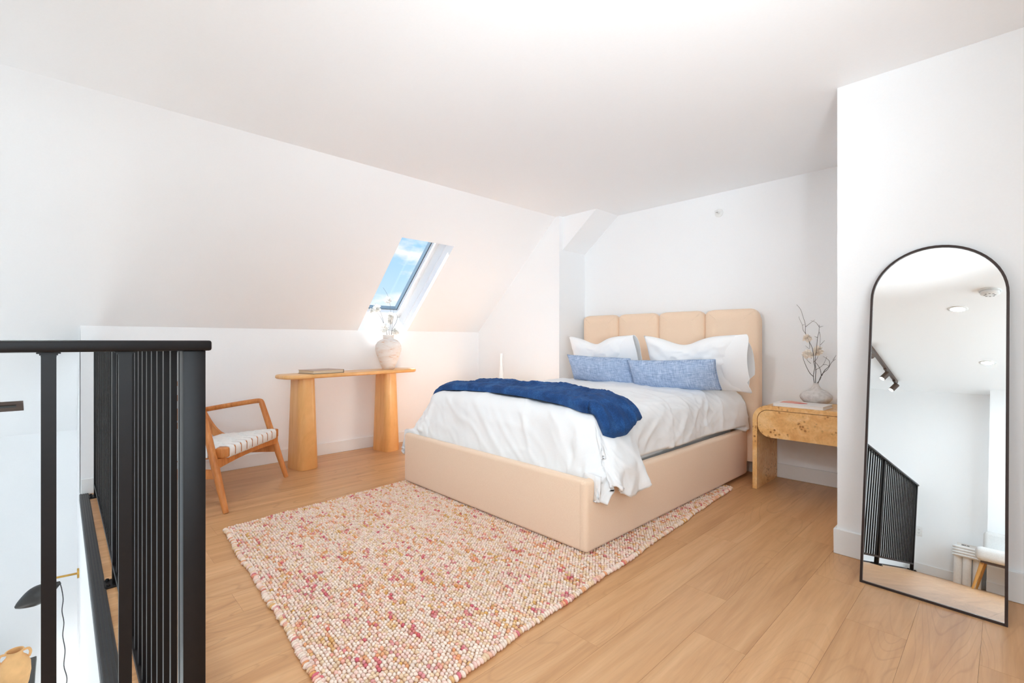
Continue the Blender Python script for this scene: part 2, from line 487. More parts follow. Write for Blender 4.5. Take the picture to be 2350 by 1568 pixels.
slab(bm, SKY_S1, 1.72, SKY_Y0, SKY_Y1); slab(bm, -1.62, 0.0, SKY_Y0, SKY_Y1)
o = from_bm('ceiling_slope', bm, 'wall_paint'); struct(o, 'white sloping attic ceiling with the skylight opening', 'ceiling')

o = box('wall_left', XK - 0.18, XK, YE, 3.75, -0.02, ZK, 'wall_paint'); struct(o, 'low white knee wall behind the console table')
o = prism('wall_knee_end', [(XL - 0.1, ZL), (XK - 0.01, ZL), (XK - 0.01, ZK - 0.02), (XL - 0.1, ZK - 0.02 - (XK - XL + 0.09) * es.z / es.x)], 'y', YE, YE + 0.14, 'wall_paint')
struct(o, 'white wall end beside the void where the knee wall stops')
o = box('wall_partition', -4.6, -3.135, 3.65, 4.3, -0.02, ZC, 'wall_paint'); struct(o, 'white boxed-out wall with a shaded grey side left of the headboard')
o = prism('ceiling_soffit', [(-3.14, 1.985), (-2.70, ZC + 0.01), (-3.14, ZC + 0.01)], 'y', 3.70, 4.3, 'wall_paint'); struct(o, 'small slanted white soffit in the corner above the headboard', 'soffit')
o = box('wall_back', -3.2, 1.4, YB, YB + 0.15, -0.02, ZC, 'wall_paint'); struct(o, 'white wall behind the headboard')
o = box('wall_mirror_side', XA, XR + 0.1, YM, YB + 0.1, -0.02, ZC, 'wall_paint'); struct(o, 'white projecting wall the arched mirror leans on')
o = boxes('wall_right', [(XR, XR + 0.15, -3.1, W3[0], -0.02, ZC), (XR, XR + 0.15, W3[1], 3.0, -0.02, ZC), (XR, XR + 0.15, W3[0], W3[1], -0.02, W3[2]), (XR, XR + 0.15, W3[0], W3[1], W3[3], ZC)], 'wall_paint'); struct(o, 'white side wall of the landing, beyond the mirror')
o = boxes('wall_rear', [(XL - 0.2, XR + 0.2, YW - 0.15, YW, ZL - 0.1, ZC)], 'wall_paint'); struct(o, 'white rear wall with the outlet seen in the mirror')
o = box('wall_rear_bumpout', -0.385, XR + 0.1, YW - 0.1, YJ, -0.02, ZC, 'wall_paint'); struct(o, 'projecting white wall part behind the boucle chair')
# lower storey
W2 = (-2.80, -0.55, -2.45, 0.10)     # added lower window y0,y1,z0,z1
o = boxes('wall_lower_left', [(XL - 0.18, XL, -3.1, W2[0], ZL, 0.36), (XL - 0.18, XL, W2[1], 0.3, ZL, 0.36), (XL - 0.18, XL, W2[0], W2[1], ZL, W2[2]), (XL - 0.18, XL, W2[0], W2[1], W2[3], 0.36)], 'wall_paint')
struct(o, 'white lower wall of the living room below the loft')
o = box('wall_under_loft', XK - 0.01, XV, YE, YE + 0.14, ZL, -0.03, 'wall_paint'); struct(o, 'white wall face below the loft edge')
o = box('wall_under_landing', XV, XV + 0.14, -3.0, YE + 0.14, ZL, -0.03, 'wall_paint'); struct(o, 'white wall face below the landing edge')
o = box('floor_lower', XL - 0.2, XV + 0.2, -3.1, 0.3, ZL - 0.1, ZL, 'lower_floor'); struct(o, 'pale floor of the room below', 'floor')

# ------------------------------------------------------------------ floor of single planks
fl = boxes('floor', [(XK - 0.1, XR + 0.1, YE + 0.001, 4.2, -0.24, -0.019), (XV + 0.001, XR + 0.1, -3.05, YE + 0.001, -0.24, -0.019)], 'subfloor')
struct(fl, 'light oak plank floor of the loft', 'floor')
PW, PLEN, GAP = 0.182, 1.22, 0.0003
known = {-5: 1.346, -1: 2.173, -2: 2.487, -3: 1.675, -4: 0.75, 0: 2.9, 1: 2.178, -10: 0.622}
plank_cache = {}
def plank(x0, x1, y0, y1):
    w = round(x1 - x0, 4); l_ = round(y1 - y0, 4)
    if w < 0.02 or l_ < 0.02: return
    key = (w, l_)
    if key not in plank_cache:
        bm = bmesh.new(); add_box(bm, -w / 2 + GAP, w / 2 - GAP, -l_ / 2 + GAP, l_ / 2 - GAP, -0.018, 0.0)
        bmesh.ops.recalc_face_normals(bm, faces=bm.faces[:])
        me = bpy.data.meshes.new('plank'); bm.to_mesh(me); bm.free(); plank_cache[key] = me
    o_ = link('plank', plank_cache[key], 'oak_floor', fl)
    o_.location = ((x0 + x1) / 2, (y0 + y1) / 2, 0)
for k in range(-24, 9):
    xa = -0.247 + PW * k; xb = xa + PW
    xa_c, xb_c = max(xa, XK), min(xb, XR)
    if xb_c - xa_c < 0.02: continue
    mid = (xa_c + xb_c) / 2
    lo = YW if xa >= XV + 0.043 else YE + 0.043
    if xa < XV + 0.043 < xb:                       # the row at the corner is notched around the void
        plank(XV + 0.043, xb, YW, YE + 0.043); plank(xa, xb, YE + 0.043, known[-5]); lo = known[-5]
    hi = YM if mid > XA else (3.65 if mid < -3.135 else YB)
    j0 = known.get(k, random.uniform(0, PLEN))
    while j0 > lo: j0 -= PLEN
    y = j0
    while y < hi:
        plank(xa_c, xb_c, max(y, lo), min(y + PLEN, hi)); y += PLEN
# the strip that fills the corner row next to the landing edge
# ------------------------------------------------------------------ stair nosing along the edge
def nosing(name, label, along, a0, a1, edge):
    t = thing(name, label, 'nosing', (0, 0, 0)); t['kind'] = 'structure'
    prof = [(-0.006, -0.04), (-0.006, 0.003), (-0.002, 0.006), (0.040, 0.006), (0.043, 0.003), (0.043, -0.016), (-0.0, -0.016), (-0.0, -0.04)]
    pts = [(edge + u, v) for u, v in prof]
    prism('strip', pts, 'x' if along == 'x' else 'y', a0, a1, 'dark_rubber', t)
    for i in range(4):
        u = edge + 0.0005 + i * 0.0105
        q = [(u, 0.005), (u, 0.0085), (u + 0.0055, 0.0085), (u + 0.0055, 0.005)]
        prism('rib', q, 'x' if along == 'x' else 'y', a0, a1, 'black_metal', t)
    return t
nosing('trim_1', 'dark ribbed nosing strip along the loft edge beside the railing', 'x', XK, XV, YE)
nosing('trim_2', 'dark ribbed nosing strip along the landing edge under the side railing', 'y', YW, YE, XV)

# ------------------------------------------------------------------ baseboards
BBH, BBT = 0.108, 0.014
def baseboard(name, label, *b):
    o_ = box(name, *b, 'trim_paint', None, 0.003, 1); struct(o_, label, 'baseboard')
baseboard('baseboard_left', 'white baseboard along the knee wall', XK, XK + BBT, YE + 0.001, 3.65, 0, BBH)
baseboard('baseboard_partition', 'white baseboard along the boxed-out wall left of the bed', XK + BBT, -3.135, 3.65 - BBT, 3.65, 0, BBH)
baseboard('baseboard_back', 'white baseboard under the burl nightstand', -3.12, XA, YB - BBT, YB, 0, BBH)
baseboard('baseboard_mirror_side', 'white baseboard behind the arched mirror', XA - BBT, XR, YM - BBT, YM, 0, 0.125)
baseboard('baseboard_alcove', 'white baseboard on the hidden alcove side', XA - BBT, XA, YM, YB - BBT, 0, 0.125)
baseboard('baseboard_right', 'white baseboard along the landing side wall', XR - BBT, XR, YJ, YM - BBT, 0, BBH)
baseboard('baseboard_rear', 'white baseboard under the outlet', XV, -0.385, YW, YW + BBT, 0, BBH)
baseboard('baseboard_rear_bumpout', 'white baseboard behind the boucle chair', -0.385, XR, YJ, YJ + BBT, 0, BBH)

# ------------------------------------------------------------------ skylight
t = thing('window_1', 'small skylight with white frame and dark gasket set in the sloping ceiling', 'skylight', (0, 0, 0)); t['kind'] = 'structure'
def slope_box(name, s0, s1, y0, y1, d0, d1, mat, par):
    q = [slope_pt(s0, d0), slope_pt(s1, d0), slope_pt(s1, d1), slope_pt(s0, d1)]
    return prism(name, q, 'y', y0, y1, mat, par)
FW = 0.045
fr = []
for nm, a in (('frame_side', (-0.02, SKY_S1 + 0.02, SKY_Y0 - 0.01, SKY_Y0 + FW)), ('frame_side', (-0.02, SKY_S1 + 0.02, SKY_Y1 - FW, SKY_Y1 + 0.01)),
              ('frame_sill', (-0.02, FW + 0.02, SKY_Y0, SKY_Y1)), ('frame_head', (SKY_S1 - FW, SKY_S1 + 0.02, SKY_Y0, SKY_Y1))):
    fr.append(slope_box(nm, *a, 0.20, 0.30, 'window_white', t))
g = 0.010
for nm, a in (('gasket', (FW + 0.02, SKY_S1 - FW, SKY_Y0 + FW, SKY_Y0 + FW + g)), ('gasket', (FW + 0.02, SKY_S1 - FW, SKY_Y1 - FW - g, SKY_Y1 - FW)),
              ('gasket', (FW + 0.02, FW + 0.02 + g, SKY_Y0 + FW, SKY_Y1 - FW)), ('gasket', (SKY_S1 - FW - g, SKY_S1 - FW, SKY_Y0 + FW, SKY_Y1 - FW))):
    slope_box(nm, *a, 0.255, 0.30, 'gasket', t)
slope_box('pane', FW + 0.02, SKY_S1 - FW, SKY_Y0 + FW, SKY_Y1 - FW, 0.28, 0.284, 'window_glass', t)
slope_box('reveal_trim', 0.0, SKY_S1, SKY_Y1 - 0.006, SKY_Y1 + 0.004, 0.10, 0.20, 'window_white', t)
slope_box('reveal_trim', 0.0, SKY_S1, SKY_Y0 - 0.004, SKY_Y0 + 0.006, 0.10, 0.20, 'window_white', t)

# added lower window, unseen, lets sun in to brighten the loft from below
t = thing('added_window_low', 'added white framed window in the lower living room wall, unseen, lets sun in as fill', 'window', (0, 0, 0)); t['kind'] = 'structure'
y0, y1, z0, z1 = W2
for b in ((y0, y0 + 0.05, z0, z1), (y1 - 0.05, y1, z0, z1), (y0, y1, z0, z0 + 0.05), (y0, y1, z1 - 0.05, z1), ((y0 + y1) / 2 - 0.025, (y0 + y1) / 2 + 0.025, z0, z1)):
    box('frame', XL - 0.12, XL - 0.06, *b, 'window_white', t)
for a, b in ((y0 + 0.05, (y0 + y1) / 2 - 0.025), ((y0 + y1) / 2 + 0.025, y1 - 0.05)):
    box('pane', XL - 0.092, XL - 0.088, a, b, z0 + 0.05, z1 - 0.05, 'window_glass', t)

t = thing('added_window_side', 'added white framed window in the landing side wall, unseen, set around a fill light', 'window', (0, 0, 0)); t['kind'] = 'structure'  # made-up window frame around the area fill light
y0, y1, z0, z1 = W3
for b in ((y0, y0 + 0.05, z0, z1), (y1 - 0.05, y1, z0, z1), (y0, y1, z0, z0 + 0.05), (y0, y1, z1 - 0.05, z1), ((y0 + y1) / 2 - 0.025, (y0 + y1) / 2 + 0.025, z0, z1)):
    box('frame', XR + 0.05, XR + 0.11, *b, 'window_white', t)
for a, b in ((y0 + 0.05, (y0 + y1) / 2 - 0.025), ((y0 + y1) / 2 + 0.025, y1 - 0.05)):
    box('pane', XR + 0.078, XR + 0.082, a, b, z0 + 0.05, z1 - 0.05, 'window_glass', t)

# ------------------------------------------------------------------ railing
t = thing('guard_railing', 'black metal guard railing with square balusters around the stair void', 'railing', (-1.0525, 0.178, 0))
RX, RY = -1.0525, 0.178
def rb(name, x0, x1, y0, y1, z0, z1, bev=0.0):
    return box(name, x0, x1, y0, y1, z0, z1, 'rail_black', t, bev, 2, (RX, RY, 0))
ZT0, ZT1 = 1.043, 1.062
rb('top_rail', RX - 0.0275, RX + 0.0275, YW + 0.06, RY + 0.026, ZT0, ZT1, 0.004)
rb('top_rail', XK + 0.001, RX - 0.0275, RY - 0.0275, RY + 0.026, ZT0, ZT1, 0.003)
rb('bottom_rail', RX - 0.016, RX + 0.016, YW + 0.075, RY - 0.018, 0.072, 0.09)
rb('bottom_rail', -4.30, RX - 0.018, RY - 0.016, RY + 0.016, 0.072, 0.09)
POSTS = [(RX, RY), (-2.70, RY), (-4.30, RY), (RX, -0.956), (RX, YW + 0.09)]
for px_, py_ in POSTS:
    p = rb('post', px_ - 0.0175, px_ + 0.0175, py_ - 0.0175, py_ + 0.0175, 0.008, ZT0, 0.001)
    bp = box('base_plate', px_ - 0.045, px_ + 0.045, py_ - 0.045, py_ + 0.045, 0.0, 0.008, 'rail_black', p, 0.002, 1, (RX, RY, 0))
    for sx in (-1, 1):
        for sy in (-1, 1):
            lathe('bolt', [(0.0001, 0.016), (0.006, 0.016), (0.007, 0.008)], 'rail_black', p, 8, (px_ + sx * 0.032 - RX, py_ + sy * 0.032 - RY, 0))
BW, BD = 0.0088, 0.0055
def baluster_mesh(hx, hy):
    bm = bmesh.new(); add_box(bm, -hx, hx, -hy, hy, 0.088, ZT0 + 0.002)
    # small weld fillets under the top rail, on the two edges along the run
    for sg in (-1, 1):
        for k in range(3):
            w_ = 0.0075 * (1 - math.sqrt(max(0, 1 - (1 - (k + 0.5) / 3) ** 2))); z_ = ZT0 - 0.0075 + 0.0025 * (2 - k)
            w_ = 0.0075 * (1 - (k + 0.5) / 3) ** 2
            if hx > hy: add_box(bm, *sorted((sg * hx, sg * (hx + w_))), -hy, hy, z_, z_ + 0.0026)
            else: add_box(bm, -hx, hx, *sorted((sg * hy, sg * (hy + w_))), z_, z_ + 0.0026)
    bmesh.ops.recalc_face_normals(bm, faces=bm.faces[:]); me = bpy.data.meshes.new('baluster'); bm.to_mesh(me); bm.free()
    return me
BM_X, BM_Y = baluster_mesh(BW, BD), baluster_mesh(BD, BW)
def baluster(x, y):
    o_ = link('baluster', BM_Y if x == RX else BM_X, 'rail_black', t); o_.location = (x - RX + (0.005 if x == RX else 0), y - RY - (0.005 if x != RX else 0), 0)
pitch = 0.0962; x = -1.132
while x > -4.27:
    if min(abs(x - p[0]) for p in POSTS if p[1] == RY) > 0.03: baluster(x, RY)
    x -= pitch
y = 0.0795
while y > YW + 0.12:
    if min(abs(y - p[1]) for p in POSTS if p[0] == RX) > 0.03: baluster(RX, y)
    y -= 0.0938

# ------------------------------------------------------------------ rug of woven loops
RUG_A = math.radians(4.3)
RUG_C0 = Vector((-1.168, 0.56, 0)); RUG_W, RUG_L = 1.86, 2.93    # near right corner; width to -x, length to +y
ex = Vector((-math.cos(RUG_A), -math.sin(RUG_A) * -0.0 , 0)); 
ex = Vector((-0.9985, 0.0558, 0)).normalized(); ey = Vector((-0.0700, 0.9975, 0)).normalized()
rug = thing('area_rug', 'cream woven loop rug flecked with orange and pink under the bed foot', 'rug', (RUG_C0.x, RUG_C0.y, 0))
def rug_pt(a, b): v = ex * a + ey * b; return v
bm = bmesh.new()
q = [rug_pt(0.012, 0.012), rug_pt(RUG_W - 0.012, 0.012), rug_pt(RUG_W - 0.012, RUG_L - 0.012), rug_pt(0.012, RUG_L - 0.012)]
A = [bm.verts.new((v.x, v.y, 0.0005)) for v in q]; B = [bm.verts.new((v.x, v.y, 0.009)) for v in q]
bm.faces.new(A); bm.faces.new(B[::-1])
for i in range(4): bm.faces.new((A[i], B[i], B[(i + 1) % 4], A[(i + 1) % 4]))
from_bm('backing', bm, 'rug_base', rug)
BX0, BX1, BY0, BY1 = -3.11, -1.415, 1.85, 3.92     # bed frame footprint
PA, PB = 0.0172, 0.0128       # loop pitch along / across the rows
def loop_proto(nu=7, nv=4):
    P_ = []; F_ = []
    for i in range(nv + 1):
        ph = PI * i / nv
        for j in range(nu):
            th = 2 * PI * j / nu; P_.append((math.sin(ph) * math.cos(th), math.sin(ph) * math.sin(th), math.cos(ph)))
    for i in range(nv):
        for j in range(nu): F_.append((i * nu + j, (i + 1) * nu + j, (i + 1) * nu + (j + 1) % nu, i * nu + (j + 1) % nu))
    return np.array(P_), np.array(F_)
pv, pf = loop_proto()
na = int(RUG_W / PA); nb = int(RUG_L / PB)
aa = []; bb = []; sz = []; rot = []
ia, ib = np.meshgrid(np.arange(na + 1), np.arange(nb + 1), indexing='ij')
a_ = (ia + 0.5 * (ib % 2)) * PA + 0.012; b_ = ib * PB + 0.012
a_ = a_ + rng.normal(0, 0.0016, a_.shape); b_ = b_ + rng.normal(0, 0.0012, b_.shape) + 0.004 * vnoise(a_ * 3, b_ * 2)
a_ = a_.ravel(); b_ = b_.ravel()
ok = (a_ < RUG_W - 0.008) & (b_ < RUG_L - 0.008)
exn = np.array(ex); eyn = np.array(ey)
ctr = a_[:, None] * exn + b_[:, None] * eyn
wx = ctr[:, 0] + RUG_C0.x; wy = ctr[:, 1] + RUG_C0.y
ok &= ~((wx > BX0 + 0.10) & (wx < BX1 - 0.10) & (wy > BY0 + 0.10))
a_, b_, ctr = a_[ok], b_[ok], ctr[ok]
N = len(a_)
R1 = np.stack([0.0089 + rng.normal(0, 0.0008, N), 0.0067 + rng.normal(0, 0.0006, N), 0.0082 + rng.normal(0, 0.0008, N)], 1)
ang = rng.normal(0.25, 0.25, N)
zc = 0.0125 + rng.normal(0, 0.0012, N)
# border loops: larger, standing proud of the rim
per = []
def border(p0, d, n_len, outv):
    m = int(n_len / 0.0135)
    for i in range(m):
        c = p0 + d * (i + 0.5) * 0.0135 + outv * random.uniform(-0.003, 0.004) + outv * 0.006 * float(vnoise(i * 0.09, p0.x * 7 + 3))
        per.append((c.x, c.y, math.atan2(outv.y, outv.x) - math.atan2(ex.y, ex.x) + random.gauss(0, 0.15)))
border(rug_pt(0, 0), ex, RUG_W, -ey); border(rug_pt(0, 0), ey, RUG_L, -ex)
border(rug_pt(RUG_W, 0), ey, RUG_L, ex); border(rug_pt(0, RUG_L), ex, RUG_W, ey)
per = np.array(per)
M = len(per)
def colours(n_, a, b):
    cream = np.array(lin(240, 219, 202)[:3]); pink = np.array(lin(238, 205, 190)[:3]); sand = np.array(lin(232, 202, 168)[:3])
    orange = np.array(lin(226, 150, 96)[:3]); red = np.array(lin(206, 84, 104)[:3]); ochre = np.array(lin(216, 164, 84)[:3]); coral = np.array(lin(228, 128, 106)[:3])
    col = np.where(rng.random((n_, 1)) < 0.55, cream, np.where(rng.random((n_, 1)) < 0.5, pink, sand))
    def dye(c, sx, sy, thr, prob, ph):
        f = vnoise(a * 14 + ph, b * 40 + ph * 1.7) + 0.6 * vnoise(a * 37 + ph * 3, b * 95 + ph)
        m = (f > thr) & (rng.random(n_) < prob); k = rng.uniform(0.30, 0.95, (n_, 1))
        col[m] = (col * (1 - k) + c * k)[m]
    dye(orange, 14, 40, 0.52, 0.60, 3.1); dye(ochre, 14, 40, 0.62, 0.55, 71.3); dye(red, 14, 40, 0.74, 0.60, 41.7)
    m4 = rng.random(n_) < 0.05; k4 = rng.uniform(0.2, 0.7, (n_, 1)); col[m4] = (col * (1 - k4) + coral * k4)[m4]
    return np.clip(col * rng.uniform(0.93, 1.05, (n_, 1)), 0, 1)
colA = colours(N, a_, b_); colB = colours(M, rng.random(M) * 3, rng.random(M) * 3)
def place(ctr2, zc_, R_, an, cols, name):
    n_ = len(ctr2); k = len(pv)
    base_ang = math.atan2(ex.y, ex.x)
    P_ = pv[None] * R_[:, None, :]
    c_, s_ = np.cos(an + base_ang)[:, None], np.sin(an + base_ang)[:, None]
    X_ = P_[..., 0] * c_ - P_[..., 1] * s_ + ctr2[:, 0:1]; Y_ = P_[..., 0] * s_ + P_[..., 1] * c_ + ctr2[:, 1:2]
    Z_ = np.maximum(P_[..., 2] + zc_[:, None], 0.0004)
    V = np.stack([X_, Y_, Z_], -1).reshape(-1, 3)
    F = (pf[None] + (np.arange(n_) * k)[:, None, None]).reshape(-1, 4)
    o_ = np_mesh(name, V, F, 'rug_yarn', rug)
    ca = o_.data.color_attributes.new('yarn', 'FLOAT_COLOR', 'POINT')
    cc = np.ones((n_ * k, 4), np.float32); cc[:, :3] = np.repeat(cols, k, 0)
    ca.data.foreach_set('color', cc.ravel())
    return o_
o = place(ctr, zc, R1, ang, colA, 'woven_loops'); o['kind'] = 'stuff'
RB = np.stack([0.0150 + rng.normal(0, 0.001, M), 0.0072 + rng.normal(0, 0.0006, M), 0.0102 + rng.normal(0, 0.0006, M)], 1)
o = place(per[:, :2], np.full(M, 0.0108), RB, per[:, 2], colB, 'edge_binding'); o['kind'] = 'stuff'

# ------------------------------------------------------------------ bed
bed = thing('bed', 'beige upholstered platform bed with four-panel scalloped headboard', 'bed', ((BX0 + BX1) / 2, (BY0 + BY1) / 2, 0))
bo = tuple(bed.location)
FT = 0.375; PT = 0.055; FZ0 = 0.022
def panel(name, x0, x1, y0, y1, z0, z1, r=0.02):
    return box(name, x0, x1, y0, y1, z0, z1, 'bed_linen_fabric', bed, r, 5, bo)
panel('foot_panel', BX0, BX1 - 0.012, BY0, BY0 + PT, FZ0, FT + 0.004, 0.022)
panel('side_rail', BX1 - PT, BX1 + 0.003, BY0 - 0.002, 3.905, FZ0, FT, 0.022)
panel('side_rail', BX0 - 0.003, BX0 + PT, BY0 + PT, 3.905, FZ0, FT, 0.022)
for fx in (BX0 + 0.12, BX1 - 0.12):
    for fy in (BY0 + 0.12, 3.8):
        zf = 0.021 if fy < 3 else 0.0
        lathe('foot', [(0.0001, zf), (0.03, zf), (0.03, 0.06), (0.0001, 0.06)], 'black_metal', bed, 16, (fx - bo[0], fy - bo[1], 0.0))
box('mattress', BX0 + 0.105, BX1 - 0.105, 2.035, 3.885, 0.12, 0.60, 'mattress_white', bed, 0.05, 4, bo)
# headboard: four padded panels with rounded tops on a thin back board
HX0, HX1, HY, HZ = -3.045, -1.338, 3.93, 1.322
hw = (HX1 - HX0) / 4
def hb_outline(x0, x1, z0, z1, rl, rr, seg=8):
    out = [(x0, z0), (x1, z0)]
    for i in range(seg + 1):
        a = i / seg * PI / 2; out.append((x1 - rr + rr * math.cos(a), z1 - rr + rr * math.sin(a)))
    for i in range(seg + 1):
        a = PI / 2 + i / seg * PI / 2; out.append((x0 + rl + rl * math.cos(a), z1 - rl + rl * math.sin(a)))
    return out
def hb_panel(i):
    x0 = HX0 + i * hw; x1 = x0 + hw
    out = hb_outline(x0, x1, 0.12, HZ, 0.075, 0.075)
    cx = (x0 + x1) / 2; cz = 0.7
    rings = []
    for dy, ins in ((0.045, 0.0), (0.012, 0.0), (0.002, 0.004), (-0.010, 0.014), (-0.019, 0.034), (-0.024, 0.065), (-0.0265, 0.105), (-0.027, 0.15)):
        rings.append([(min(max(u, x0 + ins), x1 - ins) - bo[0], HY + dy - bo[1], min(v, HZ - ins * 0.8 if v > 0.5 else v)) for u, v in out])
    return loft('headboard_panel', rings, 'bed_linen_fabric', bed, True, True, ang=70)
for i in range(4): hb_panel(i)
prism('headboard_back', [(u - bo[0], v) for u, v in hb_outline(HX0 + 0.006, HX1 - 0.006, 0.12, HZ - 0.03, 0.07, 0.07)], 'y', HY + 0.040 - bo[1], HY + 0.09 - bo[1], 'bed_linen_fabric', bed)
for sx in (HX0 + 0.3, HX1 - 0.3):
    box('headboard_leg', sx - 0.03, sx + 0.03, HY + 0.045, HY + 0.08, 0.0, 0.2, 'black_metal', bed, 0, 2, bo)

# ------------------------------------------------------------------ duvet
DXC, DW, DY0, DY1, DZ = -2.265, 0.655, 2.10, 3.86, 0.685
def drape(a, b, off=0.0, wr=1.0):
    """cloth coords a (across, 0 at the bed centre) and b (along, 0 at the foot edge of the top) -> x,y,z"""
    sg = np.sign(a); pa = np.maximum(0, np.abs(a) - DW); pb = np.maximum(0, -b)
    hy_ = np.hypot(pa, pb) + 1e-9; sx = pa / hy_; sy = pb / hy_
    p = (pa ** 5 + pb ** 5) ** 0.2 + 1e-9                            # rounded corner of the cloth
    cn = np.minimum(pa, pb) / (np.maximum(pa, pb) + 1e-6)           # cornerness
    q = np.clip((0.30 - b) / 0.20, 0, 1); fl = q * q * (3 - 2 * q) * sx ** 1.4 * (pa > 0)   # near the foot the sides spill over the rails
    dx = sx; dy = sy * (1 - np.where(sg < 0, 0.10, 0.55) * cn); nn = np.hypot(dx, dy) + 1e-9; dx = dx / nn; dy = dy / nn
    r = 0.10 + 0.045 * sx ** 2 + off
    phi = np.radians(76 + 9 * sx ** 2 - 31 * fl)
    p2 = p * (1 + (0.34 - 0.26 * cn + 0.22 * cn * (sg < 0)) * fl)
    arc = r * phi; th = np.minimum(p2 / r, phi)
    o_ = r * np.sin(th); d_ = r * (1 - np.cos(th)); rest = np.maximum(0, p2 - arc)
    o_ = o_ + rest * np.cos(phi); d_ = d_ + rest * np.sin(phi)
    cap = 0.262 + (0.03 + 0.13 * cn) * (sg < 0) + off + 0.3 * (1 - fl); ext = np.maximum(0, o_ - cap) / np.maximum(np.cos(phi), 0.05)
    o_ = np.minimum(o_, cap); d_ = d_ + ext * (1 - np.sin(phi)) * (fl > 0)
    crown = 0.022 * (1 - np.clip(np.abs(a) / DW, 0, 1) ** 2) + 0.012 * np.clip(b / 1.5, 0, 1)
    hd = np.clip((b - 1.35) / 0.4, 0, 1)                             # the duvet spreads near the head end
    o_ = o_ + 0.05 * hd * np.clip(pa / 0.2, 0, 1) * (sg > 0)
    x_ = DXC + np.clip(a, -DW, DW) + sg * o_ * dx
    y_ = DY0 + np.maximum(b, 0) - o_ * dy
    z_ = DZ + off + crown - d_
    return x_, y_, z_, p, cn, pa, pb, fl
def normals(X, Y, Z):
    gu = [np.gradient(q, axis=0) for q in (X, Y, Z)]; gv = [np.gradient(q, axis=1) for q in (X, Y, Z)]
    nx = gu[1] * gv[2] - gu[2] * gv[1]; ny = gu[2] * gv[0] - gu[0] * gv[2]; nz = gu[0] * gv[1] - gu[1] * gv[0]
    l_ = np.sqrt(nx ** 2 + ny ** 2 + nz ** 2) + 1e-12
    return nx / l_, ny / l_, nz / l_
def duvet():
    LA, LB = 0.405, 0.47
    ua = np.linspace(-DW - LA, DW + LA, 240); ub = np.linspace(-LB, DY1 - DY0, 200)
    A_, B_ = np.meshgrid(ua, ub, indexing='ij')
    X, Y, Z, p, cn, pa, pb, fl = drape(A_, B_)
    nx, ny, nz = normals(X, Y, Z)
    # folds: broad puff, diagonal creases, gathers that radiate from the front corners, ripples on the near side
    w = 0.012 * vnoise(A_ * 3.1 + 5, B_ * 2.7) + 0.006 * vnoise(A_ * 7 + 2, B_ * 6.3 + 9)
    d1 = (A_ + B_ * 0.8); d2 = (A_ - B_ * 0.8)
    w += 0.0065 * np.clip(ridge(d1 * 5.2 + 0.6 * vnoise(A_ * 4, B_ * 4), d2 * 1.3 + 3), 0, 1) ** 2
    w += 0.0045 * np.clip(ridge(d1 * 14 + vnoise(A_ * 5, B_ * 5), d2 * 3.0 + 13), 0, 1) ** 2
    foot = np.clip(pb / 0.12, 0, 1)
    rx = A_ - 0.75; ang_ = np.arctan2(pb + 0.05, rx + 1e-6); rad = np.hypot(rx, pb)
    w += 0.009 * foot * np.clip(ridge(A_ * 7 - pb * 9, pb * 2.2 + 4), 0, 1) ** 2
    w += 0.006 * foot * np.clip(ridge(A_ * 16 - pb * 18, pb * 3 + 8), 0, 1) ** 2
    sidew = np.clip(pa / 0.10, 0, 1) * (1 - foot * 0.6)
    w += 0.009 * sidew * np.clip(ridge(B_ * 5.5 + pa * 8, pa * 3.5), 0, 1) ** 2
    w += 0.006 * sidew * np.clip(ridge(B_ * 13 - pa * 14, pa * 5 + 3), 0, 1) ** 2
    near = np.clip((A_ - 0.1) / 0.5, 0, 1) * np.clip((B_ - 0.45) / 0.3, 0, 1)
    w += 0.010 * near * np.clip(ridge(B_ * 9 + A_ * 2.2 + 0.8 * vnoise(A_ * 3, B_ * 4), A_ * 1.5 + 20), 0, 1) ** 2
    head = np.clip((B_ - 1.0) / 0.3, 0, 1) * np.clip((1.5 - B_) / 0.2, 0, 1)
    w += 0.010 * head * np.clip(ridge(A_ * 8 + B_ * 5, B_ * 9 + 5), 0, 1) ** 1.5
    corner = np.clip(np.minimum(pa, pb) / 0.12, 0, 1)
    w += 0.005 * corner * np.sin((pa - pb) * 34 + 2.0 * vnoise(A_ * 9, B_ * 9))
    hang = np.clip((fl - 0.3) / 0.4, 0, 1) * np.clip((pa - 0.18) / 0.15, 0, 1)
    w += 0.006 * hang * np.sin(B_ * 21 + pa * 6 + 2 * vnoise(A_ * 6, B_ * 6)) + 0.006 * hang * np.clip(ridge(B_ * 22 - pa * 16, pa * 6), 0, 1) ** 2
    w += 0.006 * corner * vnoise(A_ * 30, B_ * 30)
    X = X + nx * w; Y = Y + ny * w; Z = Z + nz * w
    # keep the cloth clear of the upholstered rails
    clear = 0.022
    for (rx0, rx1, sgn) in ((BX1 - PT, BX1 + 0.003, 1), (BX0 - 0.003, BX0 + PT, -1)):
        inside = (X > rx0 - clear) & (X < rx1 + clear) & (Z < FT + clear)
        flap = inside & (fl > 0.30)
        outx = rx1 + clear if sgn > 0 else rx0 - clear
        inx = rx0 - clear if sgn > 0 else rx1 + clear
        up = FT + clear
        deep = np.abs(X - outx); dup = up - Z
        go_out = flap & (deep < dup + 0.02); X = np.where(go_out, outx, X)
        Z = np.where(flap & ~go_out, up, Z)
        X = np.where(inside & ~flap, inx, X)
    inside = (Y < BY0 + PT + clear) & (Y > BY0 - clear) & (Z < FT + clear) & (X > BX0 + PT) & (X < BX1 - PT)
    Y = np.where(inside, BY0 + PT + clear, Y)
    inside = (Y < BY0 + PT + clear) & (Z < FT + clear) & (X > BX0 - 0.03) & (X < BX1 + 0.03) & (pb > 0.1) & (cn > 0.1)
    Z = np.where(inside & (Z > FT - 0.08), FT + clear, Z)
